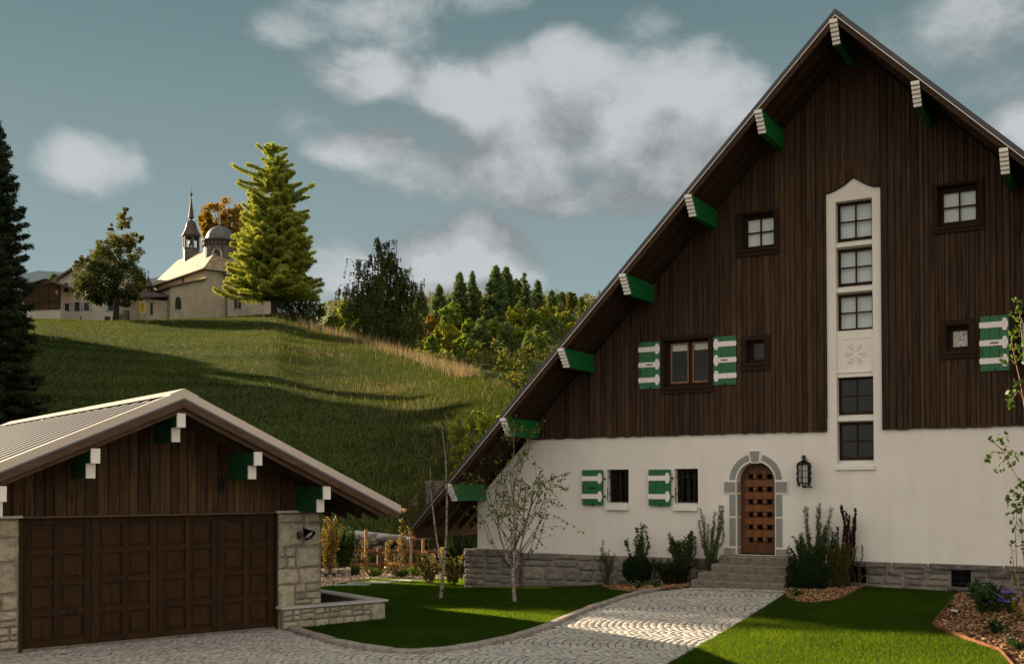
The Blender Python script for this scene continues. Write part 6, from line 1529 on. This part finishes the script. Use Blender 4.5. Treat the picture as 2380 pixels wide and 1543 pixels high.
# ------------------------------------------------------------------ sky and sun
SUN_EL,SUN_AZ=19.2,53.6   # azimuth from +y towards -x
EXPO=1.8; SKY=.05; SKG=.78; SUNP=5.0
ze,za=math.radians(SUN_EL),math.radians(SUN_AZ)
sd=np.array([-math.sin(za)*math.cos(ze),math.cos(za)*math.cos(ze),math.sin(ze)])
ld=bpy.data.lights.new('sun','SUN'); ld.energy=SUNP; ld.angle=math.radians(.53); ld.color=(1,.80,.56)
lo=bpy.data.objects.new('sun',ld); COL.objects.link(lo); lo.rotation_euler=Vector(-sd).to_track_quat('-Z','Y').to_euler(); lo.location=(-30,20,40)
W=bpy.data.worlds.new('World'); S.world=W; W.use_nodes=True; nt=W.node_tree; nt.nodes.clear()
T=NT.__new__(NT); T.t=nt
out=nt.nodes.new('ShaderNodeOutputWorld'); bg=nt.nodes.new('ShaderNodeBackground'); nt.links.new(bg.outputs[0],out.inputs[0]); bg.inputs[1].default_value=SKY
sky=nt.nodes.new('ShaderNodeTexSky'); sky.sky_type='NISHITA'; sky.sun_disc=False; sky.sun_elevation=ze; sky.sun_rotation=-za; sky.air_density=1.; sky.dust_density=.3; sky.ozone_density=1.; sky.altitude=800
hs=nt.nodes.new('ShaderNodeHueSaturation'); nt.links.new(sky.outputs[0],hs.inputs['Color']); hs.inputs['Saturation'].default_value=.42
gm=nt.nodes.new('ShaderNodeGamma'); nt.links.new(hs.outputs[0],gm.inputs[0]); gm.inputs[1].default_value=.15
U=1/(SKY*2**EXPO)
tc=nt.nodes.new('ShaderNodeTexCoord'); D=tc.outputs['Generated']
sx=nt.nodes.new('ShaderNodeSeparateXYZ'); nt.links.new(D,sx.inputs[0])
azn=T.math('ARCTAN2',sx.outputs[0],sx.outputs[1]); eln=T.math('ARCSINE',sx.outputs[2])
hi=nt.nodes.new('ShaderNodeMapRange'); nt.links.new(eln,hi.inputs[0]); hi.inputs[1].default_value=math.radians(9); hi.inputs[2].default_value=math.radians(26)
grad=T.mix(hi.outputs[0],tuple(U*SKG*c for c in (.305,.395,.405)),tuple(U*SKG*c for c in (.138,.222,.236)))
skc=T.mix(1.,gm.outputs[0],grad,'MULTIPLY')
cv=nt.nodes.new('ShaderNodeCombineXYZ'); nt.links.new(azn,cv.inputs[0]); nt.links.new(eln,cv.inputs[1])
def vm(op,a,b=None):
    n=nt.nodes.new('ShaderNodeVectorMath'); n.operation=op
    for i,v in enumerate((a,b)):
        if v is None: continue
        if isinstance(v,bpy.types.NodeSocket): nt.links.new(v,n.inputs[i])
        else: n.inputs[i].default_value=v
    return n
def fbm(vec,scale,detail,rough=.55,dist=0.):
    return T.noise(vec,scale,detail,rough,dist)
# clouds: soft ellipses by azimuth and elevation, broken up by noise
CL=[(870,185,170,70,1.05),(1100,215,260,90,1.05),(1340,160,150,85,1.05),(1570,215,210,110,1.05),(1300,300,340,120,1.1),(1480,340,260,130,1.1),(1180,410,330,80,1.05),(830,355,140,60,.85),(1430,440,260,70,1.0),
    (1620,330,230,150,.9),(1250,440,420,60,.8),(200,385,125,90,1.0),(1090,600,180,100,1.1),(1200,640,120,70,.9),(850,640,200,90,1.0),(1000,700,330,80,.95),(690,85,110,50,.42),(860,55,170,70,.42),(2280,80,210,120,.55),(2370,300,120,60,.85),(1130,15,90,35,.35),(1500,60,90,60,.4),(2330,190,130,60,.45),(700,270,60,60,.4),(1180,480,60,40,.5)]
wob=fbm(D,5.,4); wv=vm('MULTIPLY',vm('SUBTRACT',nt.nodes.new('ShaderNodeTexNoise').outputs['Color'],(.5,.5,.5)).outputs[0],(.10,.05,0))
tn=[n for n in nt.nodes if n.bl_idname=='ShaderNodeTexNoise'][-1]; nt.links.new(D,tn.inputs['Vector']); tn.inputs['Scale'].default_value=9; tn.inputs['Detail'].default_value=4
def field(off):
    cvo=vm('ADD',vm('ADD',cv.outputs[0],wv.outputs[0]).outputs[0],(0,off,0)).outputs[0]; acc=None
    for px,py,rx,ry,s in CL:
        r=ray(px,py); r=r/np.linalg.norm(r); a,e=math.atan2(r[0],r[1]),math.asin(r[2])
        d=vm('MULTIPLY',vm('SUBTRACT',cvo,(a,e,0)).outputs[0],(FPX/rx*.92,FPX/ry*.92,0)).outputs[0]
        q=vm('DOT_PRODUCT',d,d).outputs['Value']; v=T.math('MULTIPLY_ADD',q,-s*.85,s)
        acc=v if acc is None else T.math('SMOOTH_MAX',acc,v,.22)
    # unseen cloud overhead and behind the camera, added to light the scene
    back=T.math('MULTIPLY_ADD',sx.outputs[1],-1.6,.75); 
    return T.math('MAXIMUM',acc,T.math('MINIMUM',back,.9))
def dens(off):
    nd=vm('ADD',D,(0,0,off)).outputs[0]; sc=vm('MULTIPLY',nd,(1,1,1.45)).outputs[0]
    n1=fbm(sc,7.5,10,.62,.2)
    f=field(off)
    return T.math('ADD',T.math('MULTIPLY',f,.86),T.math('MULTIPLY_ADD',n1,2.0,-1.14))
d0=dens(0); d1=dens(.05)
cov=nt.nodes.new('ShaderNodeMapRange'); cov.interpolation_type='SMOOTHSTEP'; nt.links.new(d0,cov.inputs[0]); cov.inputs[1].default_value=-.08; cov.inputs[2].default_value=.74
sh=T.math('SUBTRACT',d0,d1)
lit=nt.nodes.new('ShaderNodeMapRange'); nt.links.new(sh,lit.inputs[0]); lit.inputs[1].default_value=-.22; lit.inputs[2].default_value=.46
thick=nt.nodes.new('ShaderNodeMapRange'); nt.links.new(d0,thick.inputs[0]); thick.inputs[1].default_value=.1; thick.inputs[2].default_value=1.0; thick.inputs[3].default_value=1.; thick.inputs[4].default_value=.92
U=1/(SKY*2**EXPO)
ccol=T.mix(lit.outputs[0],tuple(U*c for c in (.27,.29,.305)),tuple(U*c for c in (.61,.625,.64)))
ccol=T.mix(1.,ccol,thick.outputs[0],'MULTIPLY')
bk=nt.nodes.new('ShaderNodeMapRange'); nt.links.new(sx.outputs[1],bk.inputs[0]); bk.inputs[1].default_value=.6; bk.inputs[2].default_value=.1
ccol=T.mix(bk.outputs[0],ccol,tuple(U*c for c in (1.20,1.09,.96)))  # out-of-view cloud set brighter than the visible one, to fill the shade
cf=T.math('MULTIPLY',cov.outputs[0],.93)
fin=T.mix(cf,skc,ccol)
nt.links.new(fin,bg.inputs[0])
W.cycles.sampling_method='MANUAL'; W.cycles.sample_map_resolution=512
S.view_settings.view_transform='Standard'; S.view_settings.look='None'; S.view_settings.exposure=EXPO; S.view_settings.gamma=1
S.render.film_transparent=False
S.cycles.max_bounces=6; S.cycles.diffuse_bounces=3; S.cycles.transparent_max_bounces=8; S.cycles.caustics_reflective=False; S.cycles.caustics_refractive=False
bpy.context.view_layer.update()
